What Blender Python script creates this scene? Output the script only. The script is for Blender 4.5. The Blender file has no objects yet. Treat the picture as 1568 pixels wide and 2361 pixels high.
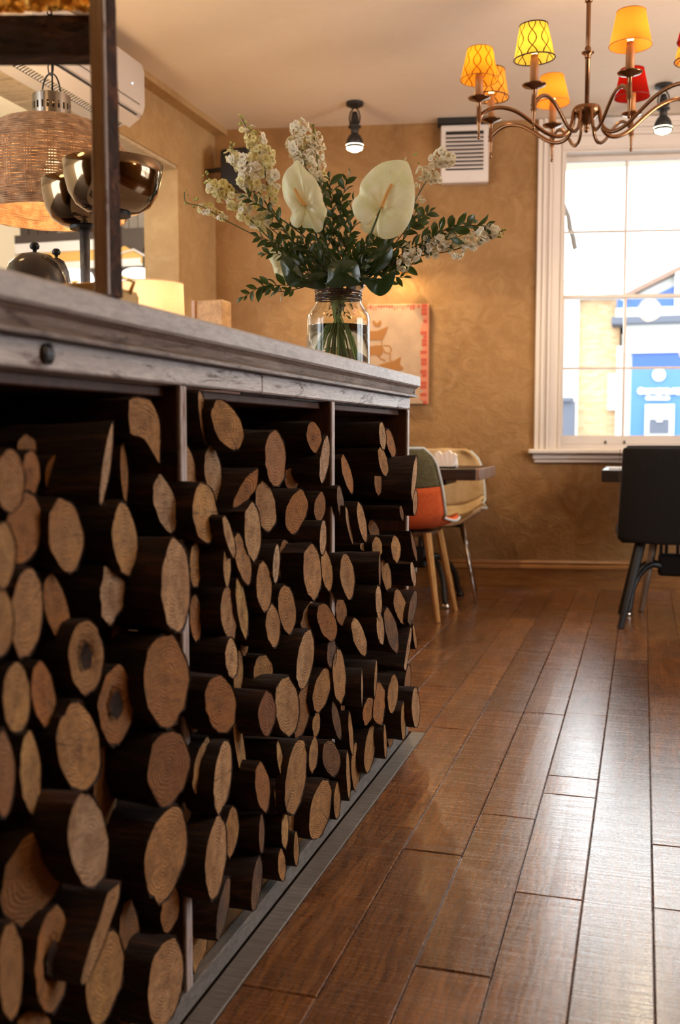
import bpy, math, random
import numpy as np
from mathutils import Vector, Matrix, noise
rnd = random.Random(7)
PI = math.pi
S = bpy.context.scene
COL = S.collection
# ------------------------------------------------------------------ camera
F, CX, CY, CAMH = 2330.0, 784.0, 1180.5, 0.917
PIT = math.atan(178 / F); PSI = math.atan(700 * math.cos(PIT) / F)
fwd = Vector((-math.sin(PSI) * math.cos(PIT), math.cos(PSI) * math.cos(PIT), -math.sin(PIT)))
rgt = Vector((math.cos(PSI), math.sin(PSI), 0)); upv = rgt.cross(fwd); CAM = Vector((0, 0, CAMH))
cd = bpy.data.cameras.new('camera'); cam = bpy.data.objects.new('camera', cd); COL.objects.link(cam)
cam.matrix_world = Matrix((( rgt.x, upv.x, -fwd.x, 0), (rgt.y, upv.y, -fwd.y, 0), (rgt.z, upv.z, -fwd.z, CAMH), (0, 0, 0, 1)))
cd.sensor_fit = 'VERTICAL'; cd.sensor_height = 36.0; cd.sensor_width = 24.0
cd.lens = F / 2361 * 36.0; cd.clip_start = .05; cd.clip_end = 200
cd.dof.use_dof = True; cd.dof.focus_distance = 2.45; cd.dof.aperture_fstop = 4.0
S.camera = cam
# ------------------------------------------------------------------ sky, lights, exposure
w = bpy.data.worlds.new('sky'); S.world = w; w.use_nodes = True
wb = w.node_tree.nodes['Background']; wb.inputs[0].default_value = (.93, .965, 1.0, 1); wb.inputs[1].default_value = 8.4
S.view_settings.view_transform = 'Standard'; S.view_settings.look = 'None'
S.view_settings.exposure = 0.0; S.view_settings.gamma = 1.0
try: S.view_settings.use_curve_mapping = False
except Exception: pass
try:
    S.cycles.max_bounces = 10; S.cycles.transparent_max_bounces = 16; S.cycles.sample_clamp_indirect = 4.0
    S.cycles.caustics_reflective = False; S.cycles.caustics_refractive = True
except Exception: pass
WARM = (1.0, .62, .30)
def lamp(kind, name, loc, energy, color=WARM, size=.03, size_y=None, aim=None, spot=None):
    l = bpy.data.lights.new(name, kind); l.energy = energy; l.color = color
    if kind == 'AREA':
        l.size = size
        if size_y: l.shape = 'RECTANGLE'; l.size_y = size_y
    else: l.shadow_soft_size = size
    if kind == 'SPOT': l.spot_size = spot; l.spot_blend = .6
    o = bpy.data.objects.new(name, l); COL.objects.link(o); o.location = loc
    if aim is not None: o.rotation_euler = (Vector(aim) - Vector(loc)).to_track_quat('-Z', 'Y').to_euler()
    return o
DAY = (.86, .93, 1.0)
# daylight: the sky outside window_1 and outside a second window in the right-hand wall
# added warm fill lights with no lamps modelled, brightening room and ceiling
lamp('POINT', 'room_fill', (1.9, 1.4, 2.25), 36, WARM, .12)
lamp('POINT', 'room_fill', (.6, -.4, 2.2), 4, WARM, .12)
lamp('SPOT', 'ceiling_fill', (1.5, 3.6, 1.7), 160, (1, .66, .40), .2, aim=(.3, 4.2, 2.735), spot=2.4)  # added upward fill for the ceiling, no uplighter stands here
lamp('SPOT', 'ceiling_fill', (-2.2, 3.0, 1.75), 65, (1, .68, .36), .2, aim=(-1.3, 4.0, 2.735), spot=2.4)
lamp('POINT', 'bar_side_fill', (-1.75, 1.6, 2.2), 9, WARM, .12)  # added fill over the bar, no lamp hangs here
lamp('POINT', 'corner_fill', (-1.75, 4.9, 2.0), 4, WARM, .10)  # added fill for the far left corner, no lamp there
lamp('POINT', 'back_room_glow', (-4.2, 5.2, 2.4), 60, (1, .72, .42), .15)

# ------------------------------------------------------------------ projection of measured points
def ray(x, y): return fwd * F + rgt * (x - CX) + upv * (CY - y)
def onp(x, y, n, p):
    r = ray(x, y); n = Vector(n); return CAM + r * ((Vector(p) - CAM).dot(n) / r.dot(n))
def onX(x, y, X): return onp(x, y, (1, 0, 0), (X, 0, 0))
def onY(x, y, Y): return onp(x, y, (0, 1, 0), (0, Y, 0))
def onZ(x, y, z): return onp(x, y, (0, 0, 1), (0, 0, z))
def depth(P): return (Vector(P) - CAM).dot(fwd)
# ------------------------------------------------------------------ materials
def lk(nt, a, b): nt.links.new(a, b)
class Mat:
    def __init__(s, name, col=(.5, .5, .5), rough=.5, metal=0, **k):
        m = bpy.data.materials.new(name); m.use_nodes = True; s.m = m; s.nt = m.node_tree
        s.b = s.nt.nodes['Principled BSDF']; s.out = s.nt.nodes['Material Output']
        s.set('Base Color', (*col, 1)); s.set('Roughness', rough); s.set('Metallic', metal)
        for a, v in k.items(): s.set(a.replace('_', ' '), v)
    def set(s, n, v): s.b.inputs[n].default_value = v
    def n(s, t, **k):
        o = s.nt.nodes.new('ShaderNode' + t)
        for a, v in k.items():
            if a.startswith('i_'): o.inputs[a[2:].replace('_', ' ')].default_value = v
            else: setattr(o, a, v)
        return o
    def l(s, a, b): s.nt.links.new(a, b)
    def coord(s, kind='Object', scale=(1, 1, 1), rot=(0, 0, 0), rand=False):
        if kind == 'Position': src = s.n('NewGeometry').outputs['Position']
        else: src = s.n('TexCoord').outputs[kind]
        if rand:
            oi = s.n('ObjectInfo'); mu = s.n('VectorMath', operation='SCALE'); cx = s.n('CombineXYZ')
            for i in range(3): s.l(oi.outputs['Random'], cx.inputs[i])
            s.l(cx.outputs[0], mu.inputs[0]); mu.inputs['Scale'].default_value = 37.0
            ad = s.n('VectorMath', operation='ADD'); s.l(src, ad.inputs[0]); s.l(mu.outputs[0], ad.inputs[1]); src = ad.outputs[0]
        mp = s.n('Mapping'); s.l(src, mp.inputs[0]); mp.inputs['Scale'].default_value = scale; mp.inputs['Rotation'].default_value = rot
        return mp.outputs[0]
    def noise(s, vec, scale=5, detail=4, rough=.55, dist=0):
        t = s.n('TexNoise'); s.l(vec, t.inputs['Vector']); t.inputs['Scale'].default_value = scale
        t.inputs['Detail'].default_value = detail; t.inputs['Roughness'].default_value = rough; t.inputs['Distortion'].default_value = dist
        return t.outputs['Fac']
    def ramp(s, fac, stops):
        r = s.n('ValToRGB'); s.l(fac, r.inputs[0]); e = r.color_ramp.elements
        while len(e) < len(stops): e.new(.5)
        for i, (p, c) in enumerate(stops):
            e[i].position = p; e[i].color = (*c, 1) if len(c) == 3 else c
        return r.outputs[0]
    def mix(s, fac, a, b, mode='MIX'):
        x = s.n('MixRGB', blend_type=mode)
        for i, v in ((0, fac), (1, a), (2, b)):
            if hasattr(v, 'is_output'): s.l(v, x.inputs[i])
            else: x.inputs[i].default_value = v if i == 0 else (*v, 1)
        return x.outputs[0]
    def math(s, op, a, b=0.0, c=None):
        x = s.n('Math', operation=op)
        for i, v in ((0, a), (1, b)) + (((2, c),) if c is not None else ()):
            if hasattr(v, 'is_output'): s.l(v, x.inputs[i])
            else: x.inputs[i].default_value = v
        return x.outputs[0]
    def bump(s, h, strength=.3, dist=.01, prev=None):
        b = s.n('Bump'); s.l(h, b.inputs['Height']); b.inputs['Strength'].default_value = strength; b.inputs['Distance'].default_value = dist
        if prev: s.l(prev, b.inputs['Normal'])
        s.l(b.outputs[0], s.b.inputs['Normal']); return b.outputs[0]
    def col(s, c): s.l(c, s.b.inputs['Base Color'])
    def rough(s, c): s.l(c, s.b.inputs['Roughness'])

def plaster(name, c1, c2, c3, lines=False, bs=.35):
    M = Mat(name, c1, .85); v = M.coord('Position')
    a = M.noise(v, 1.6, 5, .6, .8); b = M.noise(v, 9, 6, .65, 1.5)
    c = M.mix(M.ramp(a, [(.35, (0, 0, 0)), (.65, (1, 1, 1))]), c1, c2)
    c = M.mix(M.ramp(b, [(.45, (0, 0, 0)), (.75, (.7, .7, .7))]), c, c3)
    M.col(c); n = M.bump(b, bs, .02)
    fine = M.noise(M.coord('Position', (1, 1, 1.8)), 38, 5, .7)
    n = M.bump(fine, bs * .7, .006, n)
    if lines:
        br = M.n('TexBrick'); M.l(M.coord('Position', (1, 1, 1), (PI/2, 0, PI/2)), br.inputs['Vector'])
        br.inputs['Scale'].default_value = 2.2; br.inputs['Mortar Size'].default_value = .012
        M.bump(M.math('SUBTRACT', 1.0, br.outputs['Fac']), .35, .006, n)
    return M.m
def wood(name, c1, c2, c3, rough=.5, scale=(14, 1.2, 14), rand=True, bs=.25, kind='Position', wear=None):
    M = Mat(name, c1, rough); v = M.coord(kind, scale, rand=rand)
    a = M.noise(v, 3, 6, .6, 1.2); f = M.noise(M.coord(kind, tuple(q * 5 for q in scale), rand=rand), 4, 3, .7, .3)
    c = M.ramp(a, [(.3, c1), (.5, c2), (.72, c3)])
    c = M.mix(M.ramp(f, [(.42, (.0,)*3), (.6, (.35,)*3)]), c, tuple(q * .45 for q in c1))
    if wear:
        wn = M.noise(M.coord(kind, tuple(q * .6 + .6 for q in scale), rand=rand), 5, 6, .75, .6)
        c = M.mix(M.ramp(wn, [(.37, (1,)*3), (.47, (0,)*3)]), c, wear)
    M.col(c); n = M.bump(f, bs, .002); M.bump(a, bs * .6, .003, n)
    return M.m
m_ceil = plaster('ceiling_paint', (.82, .74, .65), (.80, .72, .62), (.84, .77, .68), bs=.05)
m_wall = plaster('ochre_plaster', (.33, .183, .070), (.235, .124, .044), (.385, .230, .102), bs=.6)
m_wall_l = plaster('ochre_plaster_blocks', (.46, .30, .135), (.37, .225, .095), (.52, .36, .18), lines=True, bs=.4)
m_cream = Mat('cream_paint', (.78, .68, .50), .8).m
m_white = Mat('white_gloss_paint', (.68, .63, .59), .38).m
m_soffit = wood('soffit_boards', (.42, .32, .19), (.58, .46, .30), (.66, .55, .38), .6, (2, 14, 14))
m_base = wood('stained_baseboard', (.20, .085, .03), (.34, .155, .05), (.44, .21, .07), .35, (1.2, 14, 14), kind='Object')
m_dark = Mat('black_void', (.012, .010, .009), .8).m
m_black = Mat('black_iron', (.012, .012, .013), .42, .3).m
m_blackpl = Mat('black_plastic', (.012, .012, .013), .5).m
m_acw = Mat('white_plastic', (.66, .62, .60), .35).m
m_grill = Mat('dark_grille', (.08, .075, .07), .6).m

def floor_mat():
    M = Mat('reclaimed_oak_floor', (.2, .1, .05), .35)
    v = M.coord('Position', (9, .9, 1), rand=True)
    a = M.noise(v, 2.2, 6, .62, 2.2)
    br = M.n('ObjectInfo').outputs['Random']
    rings = M.n('TexWave', wave_type='RINGS', rings_direction='Y'); M.l(M.coord('Position', (2.3, .55, 1), rand=True), rings.inputs['Vector'])
    rings.inputs['Scale'].default_value = 9; rings.inputs['Distortion'].default_value = 9; rings.inputs['Detail'].default_value = 3; rings.inputs['Detail Scale'].default_value = 1.3
    c = M.ramp(a, [(.25, (.075, .030, .010)), (.45, (.18, .078, .026)), (.62, (.28, .13, .045)), (.8, (.36, .19, .075))])
    c = M.mix(M.ramp(rings.outputs['Fac'], [(.0, (.55,)*3), (.35, (0,)*3)]), c, (.075, .03, .012))
    per = M.ramp(br, [(0, (.55, .50, .48)), (.35, (1, .95, .9)), (.7, (1.25, 1.15, 1.0)), (1, (.85, .72, .62))])
    c = M.mix(1.0, c, per, 'MULTIPLY')
    big = M.noise(M.coord('Position', (1.2, 1.2, 1)), 2.4, 5, .6, .5)
    c = M.mix(M.ramp(big, [(.42, (0,)*3), (.66, (.45,)*3)]), c, (.10, .07, .055))
    # knots
    vo = M.n('TexVoronoi'); M.l(M.coord('Position', (3.1, 1.1, 1), rand=True), vo.inputs['Vector']); vo.inputs['Scale'].default_value = 1.6
    kn = M.ramp(vo.outputs['Distance'], [(.03, (1,)*3), (.09, (0,)*3)])
    c = M.mix(kn, c, (.02, .01, .006)); M.col(c)
    # saw marks run across the plank, polish differs along them
    saw = M.noise(M.coord('Position', (2.2, 60, 1), rand=True), 2.5, 5, .7, .25)
    fine = M.noise(M.coord('Position', (30, 30, 1)), 5, 5, .7)
    r = M.mix(.5, M.ramp(saw, [(.35, (.12,)*3), (.65, (.40,)*3)]), M.ramp(fine, [(.35, (.10,)*3), (.7, (.42,)*3)]))
    M.rough(r)
    n = M.bump(saw, .45, .0020); n = M.bump(rings.outputs['Fac'], .10, .0010, n); n = M.bump(fine, .12, .0010, n)
    M.bump(kn, -.4, .002, n)
    M.set('Specular IOR Level', .62); M.set('Coat Weight', .75)
    cr = M.mix(.5, M.ramp(saw, [(.4, (.07,)*3), (.62, (.34,)*3)]), M.ramp(fine, [(.35, (.07,)*3), (.7, (.36,)*3)])); M.l(cr, M.b.inputs['Coat Roughness'])
    cb = M.n('Bump'); M.l(saw, cb.inputs['Height']); cb.inputs['Strength'].default_value = .16; cb.inputs['Distance'].default_value = .0012; M.l(cb.outputs[0], M.b.inputs['Coat Normal'])
    return M.m
m_floor = floor_mat()
def grey_plank():
    M = Mat('grey_worn_plank', (.12, .115, .11), .5)
    f = M.noise(M.coord('Position', (4, 50, 1)), 3, 5, .7, .3); a = M.noise(M.coord('Position', (3, 1, 1)), 3, 5, .6)
    c = M.ramp(f, [(.3, (.10, .093, .088)), (.6, (.22, .205, .19)), (.8, (.34, .32, .30))])
    M.col(M.mix(M.ramp(a, [(.4, (0,)*3), (.7, (.6,)*3)]), c, (.09, .06, .04))); M.bump(f, .3, .002); return M.m
m_greyplank = grey_plank()
# whitewashed rough wood of the counter
m_slab = wood('limed_counter_top', (.42, .395, .39), (.50, .475, .465), (.56, .53, .52), .45, (9, 1.4, 9), wear=(.34, .31, .295), bs=.1)
m_fascia = wood('worn_white_timber', (.50, .47, .46), (.60, .57, .56), (.68, .65, .64), .42, (14, 1.6, 16), wear=(.10, .055, .035), bs=.6)
m_mould = wood('scuffed_brown_moulding', (.13, .085, .06), (.24, .18, .145), (.38, .32, .29), .45, (14, 1.3, 14), wear=(.06, .03, .018), bs=.5)
m_divid = wood('limed_divider_edge', (.42, .35, .33), (.52, .45, .43), (.60, .54, .52), .5, (14, 14, 1.5), wear=(.16, .08, .05), bs=.4)
m_innerw = wood('dark_red_inner_board', (.045, .016, .008), (.075, .026, .012), (.11, .04, .018), .6, (14, 14, 1.4), bs=.3)
m_kick = wood('grey_kickboard', (.11, .104, .098), (.19, .18, .17), (.28, .265, .25), .5, (50, 6, 20), bs=.6)
m_shelf = wood('pale_shelf_board', (.20, .11, .05), (.32, .19, .09), (.42, .27, .14), .6, (14, 1.4, 14))

def bark_mat():
    M = Mat('log_bark', (.03, .015, .01), .85); v = M.coord('Object', (1.2, 9, 9), rand=True)
    a = M.noise(v, 5, 6, .7, .8); f = M.noise(M.coord('Object', (3, 22, 22), rand=True), 5, 5, .75)
    c = M.ramp(a, [(.3, (.004, .002, .001)), (.52, (.022, .008, .004)), (.66, (.075, .028, .012)), (.80, (.20, .10, .05))])
    M.col(c); n = M.bump(a, .9, .010); M.bump(f, .8, .004, n); return M.m
m_bark = bark_mat()
def cut_mat():
    M = Mat('sawn_log_end', (.4, .25, .12), .8)
    tc = M.coord('Object', rand=False); rv = M.coord('Object', rand=True)
    sp = M.n('SeparateXYZ'); M.l(tc, sp.inputs[0])
    wob = M.noise(rv, 14, 3, .5)
    r = M.math('POWER', M.math('ADD', M.math('MULTIPLY', sp.outputs[1], sp.outputs[1]), M.math('MULTIPLY', sp.outputs[2], sp.outputs[2])), .5)
    rr = M.math('ADD', r, M.math('MULTIPLY', wob, .034))
    ring = M.math('SINE', M.math('ADD', M.math('MULTIPLY', rr, 1250.0), M.math('MULTIPLY', M.noise(rv, 30, 3, .6), 5.0)))
    ring = M.math('MULTIPLY_ADD', ring, .5, .5)
    mot = M.noise(rv, 26, 6, .7); stripe = M.noise(M.coord('Object', (1, 12, 70), (.5, 0, 0), rand=True), 4, 4, .65)
    oi = M.n('ObjectInfo')
    rk = M.ramp(oi.outputs['Random'], [(.0, (.42,)*3), (.45, (.40,)*3), (.6, (.10,)*3), (1, (.05,)*3)])
    c = M.mix(M.math('MULTIPLY', ring, rk), oi.outputs['Color'], (.17, .075, .025))
    c = M.mix(M.ramp(mot, [(.36, (.75,)*3), (.58, (0,)*3)]), c, (.20, .095, .035))
    big = M.noise(rv, 9, 3, .6); c = M.mix(M.ramp(big, [(.40, (0,)*3), (.66, (.65,)*3)]), c, (.30, .14, .045))
    heart = M.ramp(rr, [(.012, (.75,)*3), (.030, (0,)*3)])
    c = M.mix(M.math('MULTIPLY', heart, .8), c, (.10, .045, .02))
    c = M.mix(M.ramp(stripe, [(.50, (0,)*3), (.66, (.6,)*3)]), c, (.12, .06, .03))
    # radial cracks
    ang = M.math('ARCTAN2', sp.outputs[2], sp.outputs[1])
    ck = M.math('ABSOLUTE', M.math('SINE', M.math('ADD', M.math('MULTIPLY', ang, 1.0), M.math('MULTIPLY', oi.outputs['Random'], 20.0))))
    ck = M.math('ADD', ck, M.math('MULTIPLY', wob, .12))
    crack = M.ramp(ck, [(.062, (1,)*3), (.085, (0,)*3)])
    crack = M.math('MULTIPLY', crack, M.ramp(oi.outputs['Random'], [(.45, (0,)*3), (.5, (1,)*3)]))
    c = M.mix(M.math('MULTIPLY', crack, .85), c, (.02, .009, .005)); M.col(c)
    n = M.bump(ring, .7, .002); n = M.bump(stripe, .8, .004, n); n = M.bump(mot, .8, .006, n); M.bump(crack, -.5, .003, n)
    return M.m
m_cut = cut_mat()
# ------------------------------------------------------------------ mesh building
class MB:
    def __init__(s): s.v = []; s.f = []
    def add(s, vs, fs):
        o = len(s.v); s.v += [tuple(v) for v in vs]; s.f += [tuple(i + o for i in f) for f in fs]; return s
    def box(s, x0, x1, y0, y1, z0, z1):
        return s.add([(x0,y0,z0),(x1,y0,z0),(x1,y1,z0),(x0,y1,z0),(x0,y0,z1),(x1,y0,z1),(x1,y1,z1),(x0,y1,z1)],
                     [(0,3,2,1),(4,5,6,7),(0,1,5,4),(1,2,6,5),(2,3,7,6),(3,0,4,7)])
    def bbox(s, x0, x1, y0, y1, z0, z1, b=.003):   # box with chamfered edges
        if x0 > x1: x0, x1 = x1, x0
        vs, idx = [], {}
        for i, x in enumerate((x0, x1)):
            for j, y in enumerate((y0, y1)):
                for k, z in enumerate((z0, z1)):
                    sx, sy, sz = (1, -1)[i], (1, -1)[j], (1, -1)[k]
                    for a in range(3):
                        idx[i, j, k, a] = len(vs)
                        vs.append((x + sx * (b if a != 0 else 0), y + sy * (b if a != 1 else 0), z + sz * (b if a != 2 else 0)))
        fs = []
        g = lambda i, j, k, a: idx[i, j, k, a]
        for i in (0, 1): fs.append([g(i,0,0,0), g(i,1,0,0), g(i,1,1,0), g(i,0,1,0)][::(1 if i else -1)])
        for j in (0, 1): fs.append([g(0,j,0,1), g(1,j,0,1), g(1,j,1,1), g(0,j,1,1)][::(-1 if j else 1)])
        for k in (0, 1): fs.append([g(0,0,k,2), g(1,0,k,2), g(1,1,k,2), g(0,1,k,2)][::(1 if k else -1)])
        for j in (0, 1):
            for k in (0, 1): fs.append((g(0,j,k,1), g(1,j,k,1), g(1,j,k,2), g(0,j,k,2)))
        for i in (0, 1):
            for k in (0, 1): fs.append((g(i,0,k,0), g(i,1,k,0), g(i,1,k,2), g(i,0,k,2)))
        for i in (0, 1):
            for j in (0, 1): fs.append((g(i,j,0,0), g(i,j,1,0), g(i,j,1,1), g(i,j,0,1)))
        for i in (0, 1):
            for j in (0, 1):
                for k in (0, 1): fs.append((g(i,j,k,0), g(i,j,k,1), g(i,j,k,2)))
        return s.add(vs, fs)
    def tube(s, pts, r, seg=8, closed=False, flat=None):
        pts = [Vector(p) for p in pts]; n = len(pts)
        rs = r if isinstance(r, (list, tuple)) else [r] * n
        vs = []; prev = None
        for i, p in enumerate(pts):
            if closed: t = pts[(i + 1) % n] - pts[i - 1]
            else: t = pts[min(i + 1, n - 1)] - pts[max(i - 1, 0)]
            if t.length < 1e-9: t = Vector((0, 0, 1))
            t.normalize()
            if prev is None:
                a = Vector((0, 0, 1)) if abs(t.z) < .9 else Vector((1, 0, 0)); u = t.cross(a).normalized()
            else:
                u = (prev - t * prev.dot(t)); u = u.normalized() if u.length > 1e-6 else t.orthogonal().normalized()
            prev = u; v = t.cross(u)
            for k in range(seg):
                a = 2 * PI * k / seg; vs.append(p + (u * math.cos(a) * (flat or 1) + v * math.sin(a)) * rs[i])
        fs = []
        for i in range(n if closed else n - 1):
            j = (i + 1) % n
            for k in range(seg): fs.append((i*seg+k, i*seg+(k+1) % seg, j*seg+(k+1) % seg, j*seg+k))
        if not closed: fs += [tuple(range(seg))[::-1], tuple((n-1)*seg + k for k in range(seg))]
        return s.add(vs, fs)
    def lathe(s, prof, seg=32, c=(0, 0, 0), caps=True):
        vs = []; fs = []
        for r, z in prof:
            for k in range(seg):
                a = 2 * PI * k / seg; vs.append((c[0] + r * math.cos(a), c[1] + r * math.sin(a), c[2] + z))
        for i in range(len(prof) - 1):
            for k in range(seg): fs.append((i*seg+k, i*seg+(k+1) % seg, (i+1)*seg+(k+1) % seg, (i+1)*seg+k))
        if caps:
            if prof[0][0] > 1e-4: fs.append(tuple(range(seg))[::-1])
            if prof[-1][0] > 1e-4: fs.append(tuple((len(prof)-1)*seg + k for k in range(seg)))
        return s.add(vs, fs)
    def grid(s, fn, nu, nv, thick=0):
        vs = [fn(i / nu, j / nv) for j in range(nv + 1) for i in range(nu + 1)]
        fs = [(j*(nu+1)+i, j*(nu+1)+i+1, (j+1)*(nu+1)+i+1, (j+1)*(nu+1)+i) for j in range(nv) for i in range(nu)]
        return s.add(vs, fs)
    def prism(s, poly, a, b):   # poly of 3-D points moved by vectors a and b
        n = len(poly); vs = [Vector(p) + Vector(a) for p in poly] + [Vector(p) + Vector(b) for p in poly]
        return s.add(vs, [tuple(range(n)), tuple(range(n, 2*n))[::-1]] + [(i, (i+1) % n, n+(i+1) % n, n+i) for i in range(n)])
    def build(s, name, mat, parent=None, smooth=False, loc=None, rz=0, fix=True):
        me = bpy.data.meshes.new(name); me.from_pydata(s.v, [], s.f); me.materials.append(mat)
        if fix:
            import bmesh
            bm = bmesh.new(); bm.from_mesh(me); bmesh.ops.recalc_face_normals(bm, faces=bm.faces); bm.to_mesh(me); bm.free()
        if smooth: me.shade_smooth()
        o = bpy.data.objects.new(name, me); COL.objects.link(o)
        if parent: o.parent = parent
        if loc is not None: o.location = loc
        if rz: o.rotation_euler.z = rz
        return o
def autosmooth(o, ang=.6):
    me = o.data; me.shade_smooth()
    try: me.set_sharp_from_angle(angle=ang)
    except Exception: pass
    return o
def tag(o, label=None, cat=None, group=None, kind=None):
    if label: o['label'] = label
    if cat: o['category'] = cat
    if group: o['group'] = group
    if kind: o['kind'] = kind
    return o
def empty(name, loc=(0, 0, 0), rz=0, label=None, cat=None, group=None):
    o = bpy.data.objects.new(name, None); COL.objects.link(o); o.location = loc; o.rotation_euler.z = rz; o.empty_display_size = .05
    return tag(o, label, cat, group)
def copy_tree(o, parent=None):
    c = o.copy(); COL.objects.link(c)
    if parent: c.parent = parent
    for ch in list(o.children): copy_tree(ch, c)
    return c
def struct(o): o['kind'] = 'structure'; return o
# ================================================================== ROOM SHELL
ANG = math.atan2(.235, 1.263); P0 = Vector((-1.351, 5.941, 0)); CH = 2.735; XL = -2.499
DW = Vector((math.cos(ANG), math.sin(ANG), 0)); NW = Vector((-math.sin(ANG), math.cos(ANG), 0))
def onW(x, y, t=0):      # point of the far wall (t = offset outwards) -> local (s, z)
    q = onp(x, y, NW, P0 + NW * t); return (q - P0).dot(DW), q.z
def W(mb, name, mat, parent=None, **k):      # things built in the far wall's own frame
    if parent: return mb.build(name, mat, parent, **k)
    return mb.build(name, mat, None, loc=P0, rz=ANG, **k)
sC = -1.167; s0, s1 = .742, 2.14; g0, g1 = .888, 1.992; z0w, z1w = .831, 2.55
struct(W(MB().box(sC - .15, g0, 0, .16, 0, CH).box(g1, 4.9, 0, .16, 0, CH).box(g0, g1, 0, .16, 0, z0w).box(g0, g1, 0, .16, z1w, CH), 'wall_back', m_wall))
# left wall with the wide opening through to the back room
mb = MB().box(XL - .21, XL, 5.215, 5.80, 0, CH).box(XL - .21, XL, .3, 5.215, 2.40, CH).box(XL - .21, XL, -3, .3, 0, CH)
wl = struct(mb.build('wall_left', m_wall_l))
sb = MB()
for i in range(4):
    y0 = .31 + i * 1.226; sb = MB().bbox(XL - .205, XL - .004, y0, y0 + 1.220, 2.380, 2.3985, .002)
    sb.build('soffit_board', m_soffit, wl)
struct(MB().box(3.2, 3.35, -3, 2.6, 0, CH).box(3.2, 3.35, 4.7, 7.2, 0, CH).box(3.2, 3.35, 2.6, 4.7, 0, .7).box(3.2, 3.35, 2.6, 4.7, 2.55, CH).box(3.23, 3.30, 3.6, 3.7, .7, 2.55).build('wall_right', m_wall))
struct(MB().box(XL - .2, 3.35, -3.15, -3, 0, CH).build('wall_front', m_wall))
struct(MB().box(-7.2, XL - .21, 7.6, 7.75, 0, CH + .7).box(-7.35, -7.2, -.5, 7.6, 0, CH + .7).build('wall_rear_room', m_cream))
struct(MB().box(XL, 3.35, -3.1, 7.3, CH, CH + .12).build('ceiling', m_ceil))
struct(MB().box(-7.3, XL, -.5, 7.7, CH + .5, CH + .6).build('ceiling_rear_room', m_cream))
# shadow-line ledge of the dropped ceiling by the left wall
struct(MB().box(XL, XL + .075, -3, 5.75, CH - .035, CH).build('trim_1', m_wall_l))
# baseboard with mouldings
pr = [(0, 0), (-.022, 0), (-.022, .115), (-.030, .125), (-.026, .138), (-.014, .145), (-.016, .157), (-.004, .170), (0, .170)]
mb = MB(); mb.prism([(sC, t, z) for t, z in pr], (0, 0, 0), (4.9 - sC, 0, 0)); struct(W(mb, 'baseboard_back', m_base))
# ------------------------------------------------------------------ floor of planks
fl = struct(MB().box(-7.3, 3.4, -3.1, 7.7, -.06, -.022).build('floor', Mat('subfloor', (.05, .03, .02), .8).m))
JN = {}
for (x, y) in [(640,2284),(894,1904),(998,1965),(1175,1883),(1046,2240),(1323,1793),(1316,1835),(1270,2067),(1448,1648),(1537,2096),(1510,1947),(1356,1647),(1168,1641),(1262,1646),(1008,1583)]:
    q = onZ(x, y, 0); k = math.floor((q.x + .625) / .1325)
    if x in (1537, 1510): k = 5
    JN.setdefault(k, []).append(q.y)
def plank(x0, x1, y0, y1, mat, parent, dz):
    b, d = .0022, -.02; x0 += .0008; x1 -= .0008; y0 += .0008; y1 -= .0008; m = (x0 + x1) / 2; c = rnd.uniform(-.0006, .0009)
    v = [(x0,y0,d),(x1,y0,d),(x1,y1,d),(x0,y1,d),(x0,y0,dz-.002),(x1,y0,dz-.002),(x1,y1,dz-.002),(x0,y1,dz-.002),
         (x0+b,y0+b,dz),(m,y0+b,dz+c),(x1-b,y0+b,dz),(x1-b,y1-b,dz),(m,y1-b,dz+c),(x0+b,y1-b,dz)]
    f = [(0,1,5,4),(1,2,6,5),(2,3,7,6),(3,0,4,7),(4,5,10,9,8),(5,6,11,10),(6,7,13,12,11),(7,4,8,13),(8,9,12,13),(9,10,11,12)]
    return MB().add(v, f).build('floor_plank', mat, parent, fix=False)
npl = 0
for k in range(-14, 11):
    x0 = -.625 + .1325 * k; x1 = x0 + .1325
    yw = 5.941 + (x0 + .066 + 1.351) * math.tan(ANG) + .02
    js = sorted(JN.get(k, []))
    y = (3.01 if k == -1 else (3.0 if x1 < -.7 else .55)); cuts = [y]
    if not js or js[0] > y + 2.2: y2 = y + rnd.uniform(.5, 1.3) if k != 5 else 1.2
    for q in js:
        if q > cuts[-1] + .1: cuts.append(q)
    while cuts[-1] < yw - 1.0: cuts.append(cuts[-1] + rnd.uniform(.55, 1.35))
    if yw - cuts[-1] < .25: cuts.pop()
    cuts.append(yw)
    if k not in JN and k > -1:
        cuts = [cuts[0]] + [c for c in (cuts[0] + rnd.uniform(.4, 1.0),) if c < cuts[1] - .3] + cuts[1:]
    for a, b in zip(cuts, cuts[1:]):
        plank(x0, x1, a, b, m_floor, fl, rnd.uniform(-.0008, .0008)); npl += 1
o = plank(-.672 + .001, -.625, -.3, 3.01, m_greyplank, fl, 0); o['label'] = 'narrow grey worn strip along the foot of the counter'
# the wide boards under the rest of the room
for k in range(11, 29):
    x0 = -.625 + .1325 * k; plank(x0, x0 + .1325, -3, 7.2, m_floor, fl, 0)
for k in range(0, 11):
    x0 = -.625 + .1325 * k; plank(x0, x0 + .1325, -3, .55, m_floor, fl, 0)
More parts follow.
